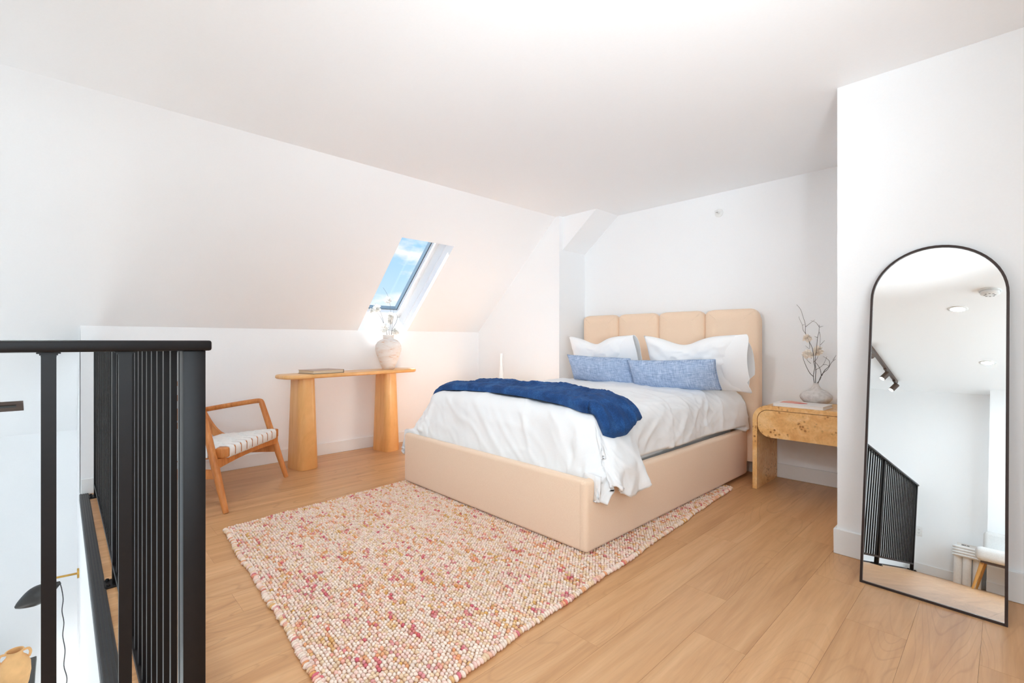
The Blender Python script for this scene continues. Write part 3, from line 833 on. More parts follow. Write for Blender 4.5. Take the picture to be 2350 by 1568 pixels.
    for _ in range(2):                       # light smoothing of the contacts
        for Q in (X, Y, Z):
            Q[1:-1, 1:-1] = 0.5 * Q[1:-1, 1:-1] + 0.125 * (Q[:-2, 1:-1] + Q[2:, 1:-1] + Q[1:-1, :-2] + Q[1:-1, 2:])
    V = np.stack([X, Y, Z], -1).reshape(-1, 3)
    return V, grid_faces(240, 200)
V, F = duvet()
dv = thing('duvet', 'rumpled white duvet spread over the bed, corners spilling over the frame', 'duvet', (DXC, 2.9, 0.6))
o = np_mesh('duvet_cover', V - np.array((DXC, 2.9, 0.6)), F, 'duvet_cotton', dv)
m = o.modifiers.new('thick', 'SOLIDIFY'); m.thickness = 0.018; m.offset = -1.0

# ------------------------------------------------------------------ throw blanket
def throw():
    nu, nv, T = 190, 60, 0.042
    u = np.linspace(0, 1, nu)[:, None]; v = np.linspace(0, 1, nv)[None, :]
    A_ = (-DW - 0.16) + u * (2 * DW + 0.16 + 0.185) + 0 * v
    front = -0.02 + 0.02 * np.sin(u * 5.0) - 0.055 * np.clip((u - 0.8) / 0.2, 0, 1) + 0.0 * v
    back = 0.50 - 0.20 * u + 0.018 * np.sin(u * 9 + 1) + 0.03 * np.clip((u - 0.82) / 0.18, 0, 1)
    B_ = front + v * (back - front)
    X, Y, Z, p, cn, pa, pb, fl = drape(A_, B_, 0.014)
    nx, ny, nz = normals(X, Y, Z)
    L_ = np.minimum(np.minimum(v * (back - front), (1 - v) * (back - front)), np.minimum(u, 1 - u) * 1.75)
    prof = np.clip(L_ / 0.035, 0, 1); prof = np.sqrt(1 - (1 - prof) ** 2)
    w = T * prof
    w = w + prof * (0.010 * vnoise(A_ * 4 + 3, B_ * 14) + 0.015 * np.clip(ridge(B_ * 12 + A_ * 1.2 + 0.6 * vnoise(A_ * 3, B_ * 6), A_ * 2.0), 0, 1) ** 2
                + 0.004 * vnoise(A_ * 40, B_ * 40) + 0.002 * vnoise(A_ * 110, B_ * 110))
    top = np.stack([X + nx * w, Y + ny * w, Z + nz * w], -1).reshape(-1, 3)
    bot = np.stack([X - nx * 0.004, Y - ny * 0.004, Z - nz * 0.004], -1).reshape(-1, 3)
    V = np.concatenate([top, bot]); n0 = nu * nv
    F = [grid_faces(nu, nv), grid_faces(nu, nv, n0, True)]
    I = lambda i, j: i * nv + j
    E_ = [(I(i, 0), I(i + 1, 0)) for i in range(nu - 1)] + [(I(nu - 1, j), I(nu - 1, j + 1)) for j in range(nv - 1)] + \
         [(I(i + 1, nv - 1), I(i, nv - 1)) for i in range(nu - 1)] + [(I(0, j + 1), I(0, j)) for j in range(nv - 1)]
    F.append(np.array([(b, a, a + n0, b + n0) for a, b in E_]))
    return V, np.concatenate(F)
V, F = throw()
tb = np_mesh('throw_blanket', V - np.array((DXC, 2.3, 0.7)), F, 'navy_fleece')
tb.location = (DXC, 2.3, 0.7)
tag(tb, 'folded navy blue fleece throw laid across the foot of the bed', 'blanket')

# ------------------------------------------------------------------ pillows
def pillow_mesh(w, h, th, sag=0.0, pinch=0.06, seed=0, nu=56, nv=40, crease=0.006, flat_right=0.0):
    u = np.linspace(-1, 1, nu)[:, None]; v = np.linspace(-1, 1, nv)[None, :]
    U = u + 0 * v; Vv = v + 0 * u
    ex_ = 1 - pinch * (1 - Vv ** 2) ; ez_ = 1 - pinch * (1 - U ** 2)
    X = U * w / 2 * ex_; Z = Vv * h / 2 * ez_
    Z = Z - sag * h * np.exp(-((U + 0.15) / 0.42) ** 2) * np.clip(Vv, 0, 1) ** 1.5
    fu = 1 - np.abs(U) ** 2.6
    if flat_right: fu = np.where(U > 0, 1 - (1 - flat_right) * np.abs(U) ** 2.6, fu)
    prof = np.clip(fu, 0, 1) ** 0.55 * np.clip(1 - np.abs(Vv) ** 2.4, 0, 1) ** 0.55
    cr = crease * (vnoise(U * 3 + seed, Vv * 3 + seed * 1.7) + 0.6 * vnoise(U * 7 + seed, Vv * 6))
    cr = cr + crease * 0.9 * np.clip(ridge(U * 5 + 1.5 * Vv + seed, Vv * 1.6 + seed), 0, 1) ** 2 * np.abs(U) 
    front = np.stack([X, -th / 2 * prof - cr * np.minimum(1, prof * 2), Z], -1).reshape(-1, 3)
    back = np.stack([X, th / 2 * prof * 0.85, Z], -1).reshape(-1, 3)
    n0 = nu * nv
    V = np.concatenate([front, back]); F = np.concatenate([grid_faces(nu, nv), grid_faces(nu, nv, n0, True)])
    return V, F
def weld(o_, d=0.0004):
    bm = bmesh.new(); bm.from_mesh(o_.data); bmesh.ops.remove_doubles(bm, verts=bm.verts[:], dist=d)
    bmesh.ops.recalc_face_normals(bm, faces=bm.faces[:]); bm.to_mesh(o_.data); bm.free()
    o_.data.polygons.foreach_set('use_smooth', [True] * len(o_.data.polygons))
    return o_
def sleeping_pillow(label, w, h, loc, lean, rz, seed):
    p = thing('pillow', label, 'pillow', loc, (-lean, 0, rz), 'white sleeping pillows against the headboard')
    V, F = pillow_mesh(w, h, 0.19, 0.16, 0.05, seed, crease=0.009)
    V[:, 2] += h / 2
    weld(np_mesh('pillow_body', V, F, 'pillow_cotton', p))
    # open pillowcase end on the right: a flattened, flaring sleeve
    rings = []
    for k_, (dx, thk, hh) in enumerate(((-0.12, 0.072, 0.93), (-0.07, 0.070, 0.955), (-0.02, 0.058, 0.985), (0.03, 0.048, 1.005), (0.06, 0.044, 1.015))):
        ring = []
        for j in range(36):
            t_ = 2 * PI * j / 36; c_, s_ = math.cos(t_), math.sin(t_)
            zz = h / 2 + math.copysign(abs(s_) ** 0.8, s_) * h / 2 * hh
            yy = -math.copysign(abs(c_) ** 1.2, c_) * thk * (0.6 + 0.4 * (1 - s_ * s_))
            xx = w / 2 + dx + 0.012 * math.sin(3 * t_ + seed) * (k_ / 4) - 0.03 * (s_ < -0.4) * (k_ / 4)
            ring.append((xx, yy, zz))
        rings.append(ring)
    o_ = loft('pillowcase_flap', rings, 'pillow_cotton', p, True, False, ang=80)
    mm = o_.modifiers.new('thick', 'SOLIDIFY'); mm.thickness = 0.004
    return p
sleeping_pillow('white pillow with open case end on the side nearer the grey wall return', 0.68, 0.46, (-2.545, 3.66, 0.685), math.radians(-22), math.radians(-3), 1.0)
sleeping_pillow('white pillow with open case end on the side nearer the burl nightstand', 0.74, 0.46, (-1.705, 3.655, 0.682), math.radians(-22), math.radians(2), 5.0)
def lumbar(label, w, h, loc, lean, rz, ry, seed):
    p = thing('lumbar_cushion', label, 'cushion', loc, (-lean, ry, rz), 'blue lumbar cushions')
    V, F = pillow_mesh(w, h, 0.15, 0.03, 0.035, seed, 56, 30, 0.003)
    V[:, 2] += h / 2
    weld(np_mesh('cushion_body', V, F, 'blue_linen', p))
    e_ = [(-w / 2 * (1 - 0.035 * (1 - v_ * v_)) - 0.0015, 0.0, h / 2 + v_ * h / 2) for v_ in np.linspace(-0.97, 0.97, 12)]
    tube('seam', e_, 0.002, 'blue_linen', p, 6)
    e_ = [(w / 2 * (1 - 0.035 * (1 - v_ * v_)) + 0.0015, 0.0, h / 2 + v_ * h / 2) for v_ in np.linspace(-0.97, 0.97, 12)]
    tube('seam', e_, 0.002, 'blue_linen', p, 6)
lumbar('light blue linen lumbar cushion leaning on the pillow by the grey wall return', 0.69, 0.255, (-2.455, 3.455, 0.70), math.radians(-24), math.radians(-3), math.radians(1.5), 2.0)
lumbar('light blue linen lumbar cushion leaning on the pillow by the burl nightstand', 0.69, 0.255, (-1.765, 3.42, 0.695), math.radians(-26), math.radians(4), math.radians(-2), 8.0)

# ------------------------------------------------------------------ burl nightstand
def nightstand(name, label, x0, y0, top, w=0.65, d=0.43, gr=None):
    t_ = thing(name, label, 'nightstand', (x0 + w / 2, y0 + d / 2, 0), (0, 0, 0), gr)
    W = w / 2; D = d / 2; T = 0.03; R_ = 0.105
    def U(r, inset, z0_):
        pts = [(-W + inset, z0_)]
        cx, cz = -W + R_, top - R_
        for i in range(13):
            a = PI - i / 12 * PI / 2; pts.append((cx + (R_ - inset) * math.cos(a), cz + (R_ - inset) * math.sin(a)))
        cx = W - R_
        for i in range(13):
            a = PI / 2 - i / 12 * PI / 2; pts.append((cx + (R_ - inset) * math.cos(a), cz + (R_ - inset) * math.sin(a)))
        pts.append((W - inset, z0_)); return pts
    out = U(R_, 0, 0.0); inn = U(R_, T, 0.0)
    bm = bmesh.new()
    for ya, yb_ in ((-D, D),):
        A = [bm.verts.new((u, ya, v)) for u, v in out]; B = [bm.verts.new((u, ya, v)) for u, v in inn]
        A2 = [bm.verts.new((u, yb_, v)) for u, v in out]; B2 = [bm.verts.new((u, yb_, v)) for u, v in inn]
        n_ = len(out)
        for i in range(n_ - 1):
            bm.faces.new((A[i], A[i + 1], B[i + 1], B[i])); bm.faces.new((A2[i + 1], A2[i], B2[i], B2[i + 1]))
            bm.faces.new((A[i + 1], A[i], A2[i], A2[i + 1])); bm.faces.new((B[i], B[i + 1], B2[i + 1], B2[i]))
        bm.faces.new((A[0], B[0], B2[0], A2[0])); bm.faces.new((B[-1], A[-1], A2[-1], B2[-1]))
    o_ = from_bm('waterfall_body', bm, 'burl_wood', t_); auto_smooth(o_, 30)
    gp = 0.0035; zb = top - 0.225
    dr = []
    r1 = R_ - T - gp; x0_, x1_ = -W + T + gp, W - T - gp; z1_ = top - T - gp; r2 = 0.085
    for cx, cz, r_, a0 in ((x1_ - r1, z1_ - r1, r1, 0), (x0_ + r1, z1_ - r1, r1, 90), (x0_ + r2, zb + r2, r2, 180), (x1_ - r2, zb + r2, r2, 270)):
        for i in range(9):
            a = math.radians(a0 + 90 * i / 8); dr.append((cx + r_ * math.cos(a), cz + r_ * math.sin(a)))
    o_ = prism('drawer_front', dr, 'y', -D + 0.002, -D + 0.024, 'burl_wood', t_, 0.0)
    auto_smooth(o_, 30)
    box('drawer_box', -W + T + 0.03, W - T - 0.03, -D + 0.024, D - 0.03, zb + 0.03, top - T - 0.012, 'cover_dark', t_)
    return t_
NSX, NSY, NST = -1.275, 3.62, 0.606
nightstand('nightstand', 'waterfall burl wood nightstand beside the headboard, holding a twig vase', NSX, NSY, NST, gr=None)
nightstand('nightstand', 'burl wood nightstand nearly hidden behind the bed, under a slim white bottle', -3.93, 3.19, NST, gr=None)

# ------------------------------------------------------------------ books
def book(name, label, loc, rz, w, d, h, cover, pages, top=None, spine='x'):
    t_ = thing(name, label, 'book', loc, (0, 0, rz))
    c = 0.003
    box('back_cover', -w / 2, w / 2, -d / 2, d / 2, 0, c, cover, t_, 0.0008, 1)
    box('front_cover', -w / 2, w / 2, -d / 2, d / 2, h - c, h, top or cover, t_, 0.0008, 1)
    box('spine', -w / 2, -w / 2 + c, -d / 2, d / 2, c, h - c, cover, t_)
    box('pages', -w / 2 + c, w / 2 - 0.004, -d / 2 + 0.004, d / 2 - 0.004, c, h - c, pages, t_)
    return t_
# ------------------------------------------------------------------ vase with twigs
def pom(name, c, r, mat, parent, seed, n_=90):
    rr = random.Random(seed); V = []; F = []
    for k in range(n_):
        d = Vector((rr.gauss(0, 1), rr.gauss(0, 1), rr.gauss(0, 1))).normalized()
        a = d.orthogonal().normalized(); a.rotate(Matrix.Rotation(rr.uniform(0, 2 * PI), 3, d)); b = d.cross(a)
        l_ = r * rr.uniform(0.75, 1.1); w = r * rr.uniform(0.16, 0.30); o_ = len(V); c0 = Vector(c)
        V += [c0 + d * l_ * 0.15, c0 + d * l_ * 0.6 + a * w, c0 + d * l_ + a * w * 0.4 + b * w * 0.5, c0 + d * l_ - a * w * 0.5 + b * w * 0.4, c0 + d * l_ * 0.6 - a * w]
        F += [(o_, o_ + 1, o_ + 2, o_ + 3, o_ + 4)]
    return mesh(name, V, F, mat, parent, True)
vx, vy = -0.945, 3.90
t = thing('twig_vase', 'squat ribbed grey clay vase with bare twigs and cream blossoms on the burl nightstand', 'vase', (vx, vy, NST))
prof = [(0.0001, 0.002), (0.045, 0.0), (0.052, 0.003), (0.078, 0.022), (0.096, 0.045), (0.100, 0.062), (0.094, 0.076), (0.075, 0.093), (0.050, 0.108), (0.030, 0.122), (0.020, 0.138), (0.0165, 0.152), (0.017, 0.158), (0.014, 0.158), (0.013, 0.14), (0.02, 0.11)]
lathe('vase_body', prof, 'ribbed_clay', t, 150, wob=lambda th, z: 0.012 * (1 if (int(th / (2 * PI) * 150 + 0.5) % 2) else -1) * (1 if 0.004 < z < 0.15 else 0), ang=75)
KT = 0.000514 * 1.02
tw = {
 'A': [(345, 1185), (350, 1100), (350, 1000), (330, 920), (318, 830), (322, 700), (335, 570), (365, 470), (380, 400), (383, 385)],
 'a1': [(335, 555), (295, 538)], 'a2': [(380, 420), (340, 350), (275, 325)], 'a3': [(385, 415), (432, 398)], 'a4': [(370, 480), (372, 560), (365, 690)], 'a5': [(372, 655), (430, 595)],
 'B': [(330, 1185), (305, 1080), (300, 960), (285, 890), (280, 790), (270, 690), (243, 610), (212, 500), (225, 400), (225, 350), (208, 280), (175, 170), (118, 103)],
 'b1': [(210, 500), (185, 450), (185, 385), (152, 290), (150, 265)], 'b2': [(225, 410), (300, 355), (365, 312)], 'b3': [(185, 385), (220, 375)], 'b4': [(243, 610), (235, 705), (185, 665)],
 'C': [(302, 1085), (250, 1045), (195, 965), (160, 850), (162, 800)],
 'd1': [(325, 890), (375, 850), (405, 790), (410, 738)], 'd2': [(310, 840), (275, 820), (255, 790)], 'd3': [(285, 910), (245, 865), (230, 820)],
 'E': [(360, 1185), (420, 1100), (430, 1000), (405, 930), (370, 890)],
 'F': [(375, 1185), (450, 1060), (540, 990), (590, 900), (640, 850)], 'f1': [(605, 870), (640, 795)],
 'G': [(440, 1078), (480, 1000), (530, 945), (520, 870), (430, 812)], 'g1': [(350, 1000), (445, 930), (480, 812)], 'g2': [(445, 928), (490, 925), (530, 945)]}
cR = Vector((math.cos(YAW), math.sin(YAW), 0)); cF = Vector((-math.sin(YAW), math.cos(YAW), 0))
for i, (k_, pl) in enumerate(tw.items()):
    main = k_.isupper()
    path = []
    for j, (u, v) in enumerate(pl):
        h_ = (1185 - v) * KT; dep = 0.03 * math.sin(h_ * 9 + ord(k_[0].upper())) * min(1, h_ / 0.12)
        path.append(cR * ((u - 350) * KT) + cF * dep + Vector((0, 0, 0.152 + h_)))
    pp = spline(path, 4)
    r0 = 0.0024 if main else 0.0016
    tube('twig', pp, [r0 * (1 - 0.55 * q / (len(pp) - 1)) for q in range(len(pp))], 'twig', t, 6)
for q, (u, v, r) in enumerate(((228, 565, 0.032), (232, 782, 0.034), (375, 738, 0.036), (283, 792, 0.022))):
    h_ = (1185 - v) * KT
    pom('blossom', cR * ((u - 350) * KT) + cF * 0.0 + Vector((0, 0, 0.152 + h_)), r, 'petal_cream', t, 10 + q)

bk = book('art_book', 'white art book with a red and salmon cover picture on the burl nightstand', (-0.985, 3.725, NST), math.radians(-3), 0.31, 0.19, 0.024, 'cover_white', 'page_white')
prism('cover_picture', [(-0.125, -0.055), (-0.045, -0.05), (0.0, -0.02), (-0.02, 0.05), (-0.10, 0.085), (-0.135, 0.04)], 'z', 0.0240, 0.0243, 'print_salmon', bk)
prism('cover_picture', [(-0.045, -0.052), (0.0, -0.05), (0.035, -0.02), (0.03, 0.01), (-0.005, 0.03), (-0.03, 0.0)], 'z', 0.0243, 0.0246, 'print_red', bk)

# slim bottle
lathe_prof = [(0.0001, 0.0), (0.030, 0.0), (0.032, 0.01), (0.031, 0.06), (0.026, 0.12), (0.019, 0.18), (0.0155, 0.24), (0.0145, 0.30), (0.016, 0.325), (0.012, 0.325), (0.011, 0.25)]
o = lathe('bottle_vase', lathe_prof, 'white_ceramic', None, 32); o.location = (-3.755, 3.42, NST)
tag(o, 'slim white bottle vase behind the bed against the boxed-out wall', 'vase')

# ------------------------------------------------------------------ console table
CT = 0.787; CA = math.radians(8.0)
con = thing('console_table', 'honey wood console table with rounded top and two tapered pillar legs', 'console table', (-4.165, 1.945, 0), (0, 0, CA))
def ring_rr(x0, x1, y0, y1, r, z, seg=8): return [(u, v, z) for u, v in rrect(x0, x1, y0, y1, r, seg)]
HLn, HWd = 0.675, 0.142
rings = []
for z, ins in ((CT - 0.034, 0.012), (CT - 0.031, 0.005), (CT - 0.024, 0.0), (CT - 0.010, 0.0), (CT - 0.003, 0.005), (CT, 0.012)):
    rings.append(ring_rr(-HWd + ins, HWd - ins, -HLn + ins, HLn - ins, 0.095 - ins * 0.5, z, 10))
loft('table_top', rings, 'console_wood', con, True, True, ang=50)
def pillar(yc):
    rr = []
    for z, hx, hy in ((0.0, 0.122, 0.083), (0.006, 0.125, 0.086), (CT - 0.034, 0.104, 0.069)):
        rr.append([(u, v + yc, z) for u, v in rrect(-hx, hx, -hy, hy, 0.052, 10)])
    loft('pillar_leg', rr, 'console_wood', con, True, True, ang=40)
pillar(-0.478); pillar(0.368)
ce = Vector((-math.sin(CA), math.cos(CA), 0)); cn_ = Vector((math.cos(CA), math.sin(CA), 0)); cc0 = Vector((-4.165, 1.945, CT))
p = cc0 + ce * -0.31 + cn_ * 0.0
book('hardcover_book', 'dark hardcover book lying flat on the console table', (p.x, p.y, CT), CA - math.radians(88), 0.29, 0.235, 0.030, 'cover_dark', 'page_cream', 'cover_top')

# flower vase
p = cc0 + ce * 0.40 + cn_ * -0.005
t = thing('flower_vase', 'weathered white clay vase with fluffy white dried flowers on the console table', 'vase', (p.x, p.y, CT))
prof = [(0.0001, 0.004), (0.05, 0.0), (0.056, 0.004), (0.072, 0.04), (0.095, 0.095), (0.116, 0.155), (0.126, 0.20), (0.122, 0.238), (0.104, 0.270), (0.076, 0.290), (0.056, 0.298), (0.052, 0.302), (0.052, 0.338), (0.046, 0.338), (0.045, 0.30), (0.06, 0.28)]
lathe('vase_body', prof, 'weathered_clay', t, 48, ang=50)
KF = 0.000595
def fp(u, v, dep=0.0): return cR * ((u - 380) * KF) + cF * dep + Vector((0, 0, 0.335 + (905 - v) * KF))
for i, pl in enumerate(([(365, 960), (345, 865), (300, 720), (265, 620), (205, 530)], [(300, 720), (245, 520), (165, 380)], [(390, 950), (390, 850), (395, 730)],
        [(405, 960), (412, 880), (415, 780), (410, 520), (400, 400), (365, 235), (300, 115)], [(430, 960), (440, 850), (440, 720), (455, 600), (465, 480)],
        [(430, 950), (450, 800), (500, 690), (525, 600), (510, 530)], [(375, 950), (330, 840)], [(420, 950), (480, 860)])):
    pp = spline([fp(u, v, 0.02 * math.sin(j * 1.3 + i)) for j, (u, v) in enumerate(pl)], 4)
    tube('stem', pp, [0.0020 * (1 - 0.5 * q / (len(pp) - 1)) for q in range(len(pp))], 'twig', t, 5)
for q, (u, v, r) in enumerate(((375, 325, 0.030), (405, 585, 0.034), (400, 660, 0.030), (190, 462, 0.035), (310, 790, 0.038), (490, 845, 0.032), (100, 500, 0.022))):
    pom('flower_head', fp(u, v, 0.01 * ((q % 3) - 1)), r * 1.25, 'petal_white', t, 40 + q, 110)

# ------------------------------------------------------------------ wooden lounge chair with woven seat
ch = thing('lounge_chair', 'teak lounge chair with white woven strap seat behind the railing', 'chair', (-3.613, 1.005, 0), (0, 0, YAW))
HYW = 0.39
for s in (-1, 1):
    top = Vector((-0.168, s * 0.345, 0.585)); ft = Vector((0, s * HYW, 0.0))
    path = [ft, ft.lerp(top, 0.12), ft.lerp(top, 0.45), ft.lerp(top, 0.8), top]
    tube('front_leg', path, [0.0165, 0.0185, 0.0235, 0.022, 0.020], 'chair_wood', ch, 16)
    tube('armrest', spline([top + Vector((0.006, 0, -0.03)), top + Vector((0.0, 0, 0.004)), top + Vector((-0.025, 0, 0.017)), (-0.30, s * 0.352, 0.587), (-0.45, s * 0.352, 0.562), (-0.64, s * 0.345, 0.528)], 5), 0.0185, 'chair_wood', ch, 14)
    tube('rear_leg', [(-0.76, s * 0.37, 0.0), (-0.70, s * 0.36, 0.26), (-0.64, s * 0.345, 0.535)], [0.015, 0.021, 0.018], 'chair_wood', ch, 14)
    # side stretcher, deeper in the middle
    sec = []
    for q in range(9):
        f = q / 8; x_ = -0.065 - f * 0.64; zc_ = 0.232; hh = 0.026 + 0.006 * (1 - (2 * f - 1) ** 2)
        sec.append([(x_, s * 0.366 + dy, zc_ + dz) for dy, dz in ((-0.011, -hh), (0.011, -hh), (0.011, hh), (-0.011, hh))])
    loft('side_stretcher', sec, 'chair_wood', ch, True, True, ang=30)
    # seat side rail that sweeps up into the back post
    bp_ = spline([(-0.07, s * 0.305, 0.352), (-0.25, s * 0.305, 0.330), (-0.42, s * 0.305, 0.325), (-0.52, s * 0.305, 0.39), (-0.62, s * 0.305, 0.55), (-0.72, s * 0.305, 0.76)], 5)
    sec = []
    for q, c_ in enumerate(bp_):
        d_ = (bp_[min(q + 1, len(bp_) - 1)] - bp_[max(q - 1, 0)]).normalized(); nn_ = Vector((d_.z, 0, -d_.x))
        hh = 0.026
        sec.append([c_ + nn_ * a + Vector((0, b, 0)) for a, b in ((-hh, -0.012), (-hh, 0.012), (hh, 0.012), (hh, -0.012))])
    loft('seat_rail', sec, 'chair_wood', ch, True, True, ang=40)
# arched apron between the front legs
sec = []
for q in range(13):
    y_ = -0.375 + 0.75 * q / 12; k_ = 1 - (y_ / 0.375) ** 2
    sec.append([(-0.095, y_, 0.268 + 0.018 * k_), (-0.058, y_, 0.268 + 0.018 * k_), (-0.058, y_, 0.325), (-0.095, y_, 0.325)])
loft('front_apron', sec, 'chair_wood', ch, True, True, ang=30)
box('front_seat_rail', -0.100, -0.036, -0.345, 0.345, 0.324, 0.388, 'chair_wood', ch, 0.010, 3)
box('rear_seat_rail', -0.47, -0.43, -0.305, 0.305, 0.315, 0.352, 'chair_wood', ch, 0.006, 2)
tube('back_top_rail', [(-0.715, -0.305, 0.745), (-0.735, 0.0, 0.75), (-0.715, 0.305, 0.745)], 0.018, 'chair_wood', ch, 12)
for q in range(3):
    z_ = 0.47 + q * 0.09; x_ = -0.575 - q * 0.043
    box('back_slat', x_ - 0.006, x_ + 0.006, -0.3, 0.3, z_ - 0.022, z_ + 0.022, 'chair_wood', ch, 0.004, 2)
def band(path, wdir, w, parent, name='strap', th=0.0025):
    wd = Vector(wdir) * (w / 2); sec = []
    path = [Vector(q) for q in path]
    for q, c_ in enumerate(path):
        d_ = (path[min(q + 1, len(path) - 1)] - path[max(q - 1, 0)]).normalized(); nn_ = d_.cross(Vector(wdir)).normalized() * th
        sec.append([c_ - wd - nn_, c_ + wd - nn_, c_ + wd + nn_, c_ - wd + nn_])
    return loft(name, sec, 'strap_white', parent, True, True, ang=60)
NS, NC = 9, 6
ys = [-0.268 + i * 0.067 for i in range(NS)]
xs = [-0.125 - i * 0.055 for i in range(NC)]
def seat_z(x_): return 0.392 + (x_ + 0.07) * 0.115
for i, y_ in enumerate(ys):
    e = 0.0035
    path = [(-0.075, y_, 0.320), (-0.045, y_, 0.3205), (-0.0325, y_, 0.330), (-0.0325, y_, 0.375), (-0.040, y_, 0.389), (-0.060, y_, 0.3925), (-0.095, y_, 0.3915)]
    for j, x_ in enumerate(xs):
        path.append((x_, y_, seat_z(x_) + (0.004 if (i + j) % 2 else -0.004)))
    path += [(-0.445, y_, 0.3555), (-0.474, y_, 0.345), (-0.474, y_, 0.318)]
    band(path, (0, 1, 0), 0.050, ch)
for j, x_ in enumerate(xs):
    z0_ = seat_z(x_)
    path = [(x_, -0.322, z0_ - 0.055), (x_, -0.322, z0_ - 0.012), (x_, -0.312, z0_ + 0.001)]
    for i, y_ in enumerate(ys): path.append((x_, y_, z0_ + (-0.004 if (i + j) % 2 else 0.004)))
    path += [(x_, 0.312, z0_ + 0.001), (x_, 0.322, z0_ - 0.012), (x_, 0.322, z0_ - 0.055)]
    band(path, (1, 0, 0), 0.046, ch)

# ------------------------------------------------------------------ leaning arched mirror
MT, MY = math.radians(9.67), math.radians(-1.23)
mir = thing('floor_mirror', 'tall arched floor mirror in a thin dark bronze frame leaning on the wall', 'mirror', (-0.2255, 2.548, 0), (-MT, 0, MY))
mw, mh = 0.452, 1.505
def arch(w, h, r=None, seg=32, z0_=0.0):
    # semi-elliptical arch: straight sides, then a full-width curve
    r = w / 2; pts = [(-w / 2, z0_), (w / 2, z0_)]
    for i in range(seg + 1):
        a = PI * i / seg; pts.append((r * math.cos(a), h - r * 1.02 + r * 1.02 * math.sin(a)))
    return pts
outp = arch(mw, mh); inp = arch(mw - 0.018, mh - 0.009, z0_=0.009)
bm = bmesh.new(); D0, D1 = -0.006, 0.014
A = [bm.verts.new((u, D0, v)) for u, v in outp]; B = [bm.verts.new((u, D0, v)) for u, v in inp]
A2 = [bm.verts.new((u, D1, v)) for u, v in outp]; B2 = [bm.verts.new((u, D1, v)) for u, v in inp]
n_ = len(outp)
for i in range(n_):
    j = (i + 1) % n_
    bm.faces.new((A[i], A[j], B[j], B[i])); bm.faces.new((A2[j], A2[i], B2[i], B2[j])); bm.faces.new((A[j], A[i], A2[i], A2[j])); bm.faces.new((B[i], B[j], B2[j], B2[i]))
from_bm('frame', bm, 'bronze', mir)
prism('mirror_pane', arch(mw - 0.016, mh - 0.008, z0_=0.008), 'y', 0.0, 0.003, 'mirror_glass', mir)
prism('back_board', arch(mw - 0.016, mh - 0.008, z0_=0.008), 'y', 0.0045, 0.011, 'black_metal', mir)

# ------------------------------------------------------------------ ceiling and wall fittings
def downlight(label, x_, y_):
    t_ = thing('downlight', label, 'downlight', (x_, y_, ZC), (0, 0, 0), 'recessed ceiling downlights')
    lathe('trim_ring', [(0.048, -0.001), (0.050, -0.006), (0.066, -0.005), (0.070, 0.0)], 'white_plastic', t_, 32)
    lathe('lens', [(0.0001, -0.0030), (0.049, -0.0030), (0.0495, -0.001)], 'lamp_lens', t_, 32)
downlight('bright recessed downlight directly above the camera, larger in the mirror', -0.43, -0.015)
downlight('bright recessed downlight further back in the ceiling, smaller in the mirror', -0.34, -1.576)
downlight('added recessed downlight over the loft edge, unseen, brightens floor and rug', -2.22, -0.02)  # extra lamp added to lift the floor, rug and ceiling bounce
t = thing('smoke_detector', 'round white smoke detector on the ceiling seen in the mirror', 'smoke detector', (-0.208, 0.345, ZC))
lathe('base', [(0.066, 0.0), (0.066, -0.010), (0.060, -0.012)], 'white_plastic', t, 36)
lathe('cover', [(0.058, -0.010), (0.057, -0.030), (0.046, -0.038), (0.0001, -0.040)], 'white_plastic', t, 36)
for k_ in range(8):
    a = k_ * PI / 4; box('vent', 0.03 * math.cos(a) - 0.006, 0.03 * math.cos(a) + 0.006, 0.03 * math.sin(a) - 0.002, 0.03 * math.sin(a) + 0.002, -0.0405, -0.0385, 'dark_rubber', t)
tr = thing('track_light', 'bronze ceiling track with pivoting spot heads above the stair void', 'track light', (-1.255, -1.1, ZC))
box('track', -0.018, 0.018, -1.36, 1.36, -0.034, 0.0, 'brown_metal', tr, 0.003, 1)
for yy in (-1.25, -0.72, 0.1, 0.9):
    box('adapter', -0.016, 0.016, yy - 0.04, yy + 0.04, -0.048, -0.033, 'brown_metal', tr, 0.002, 1)
    tube('arm', [(0, yy, -0.046), (0, yy, -0.10)], 0.006, 'brown_metal', tr, 8)
    aim = yy > 0
    d_ = (Vector((-0.30, 5.17 - yy, -1.0) if yy > 0.5 else (-1.45, 5.17 - yy, -0.38)) if aim else Vector((-0.35, 0.25, -0.62))).normalized(); c_ = Vector((0, yy, -0.118))
    if aim:                                     # two unseen heads get added fill beams to brighten the bed wall
        ld = bpy.data.lights.new('track_fill_beam', 'SPOT'); ld.energy = SPOT; ld.spot_size = math.radians(42 if yy > 0.5 else 64); ld.spot_blend = 1.0
        ld.shadow_soft_size = 0.03; ld.color = (0.93, 0.97, 1.0)
        lo_ = bpy.data.objects.new('track_fill_beam', ld); C.objects.link(lo_); lo_.parent = tr
        lo_.location = c_ + d_ * 0.065; lo_.rotation_euler = d_.to_track_quat('-Z', 'Y').to_euler()
    hd_ = tube('spot_head', [c_ - d_ * 0.05, c_ + d_ * 0.055], 0.032, 'brown_metal', tr, 20)
    tube('spot_lens', [c_ + d_ * 0.054, c_ + d_ * 0.057], 0.026, 'spot_lens', hd_, 20)
t = thing('wall_outlet', 'white double power outlet on the rear wall seen in the mirror', 'outlet', (-1.015, YW, 0.49))
box('plate', -0.036, 0.036, 0.0, 0.006, -0.058, 0.058, 'white_plastic', t, 0.003, 2)
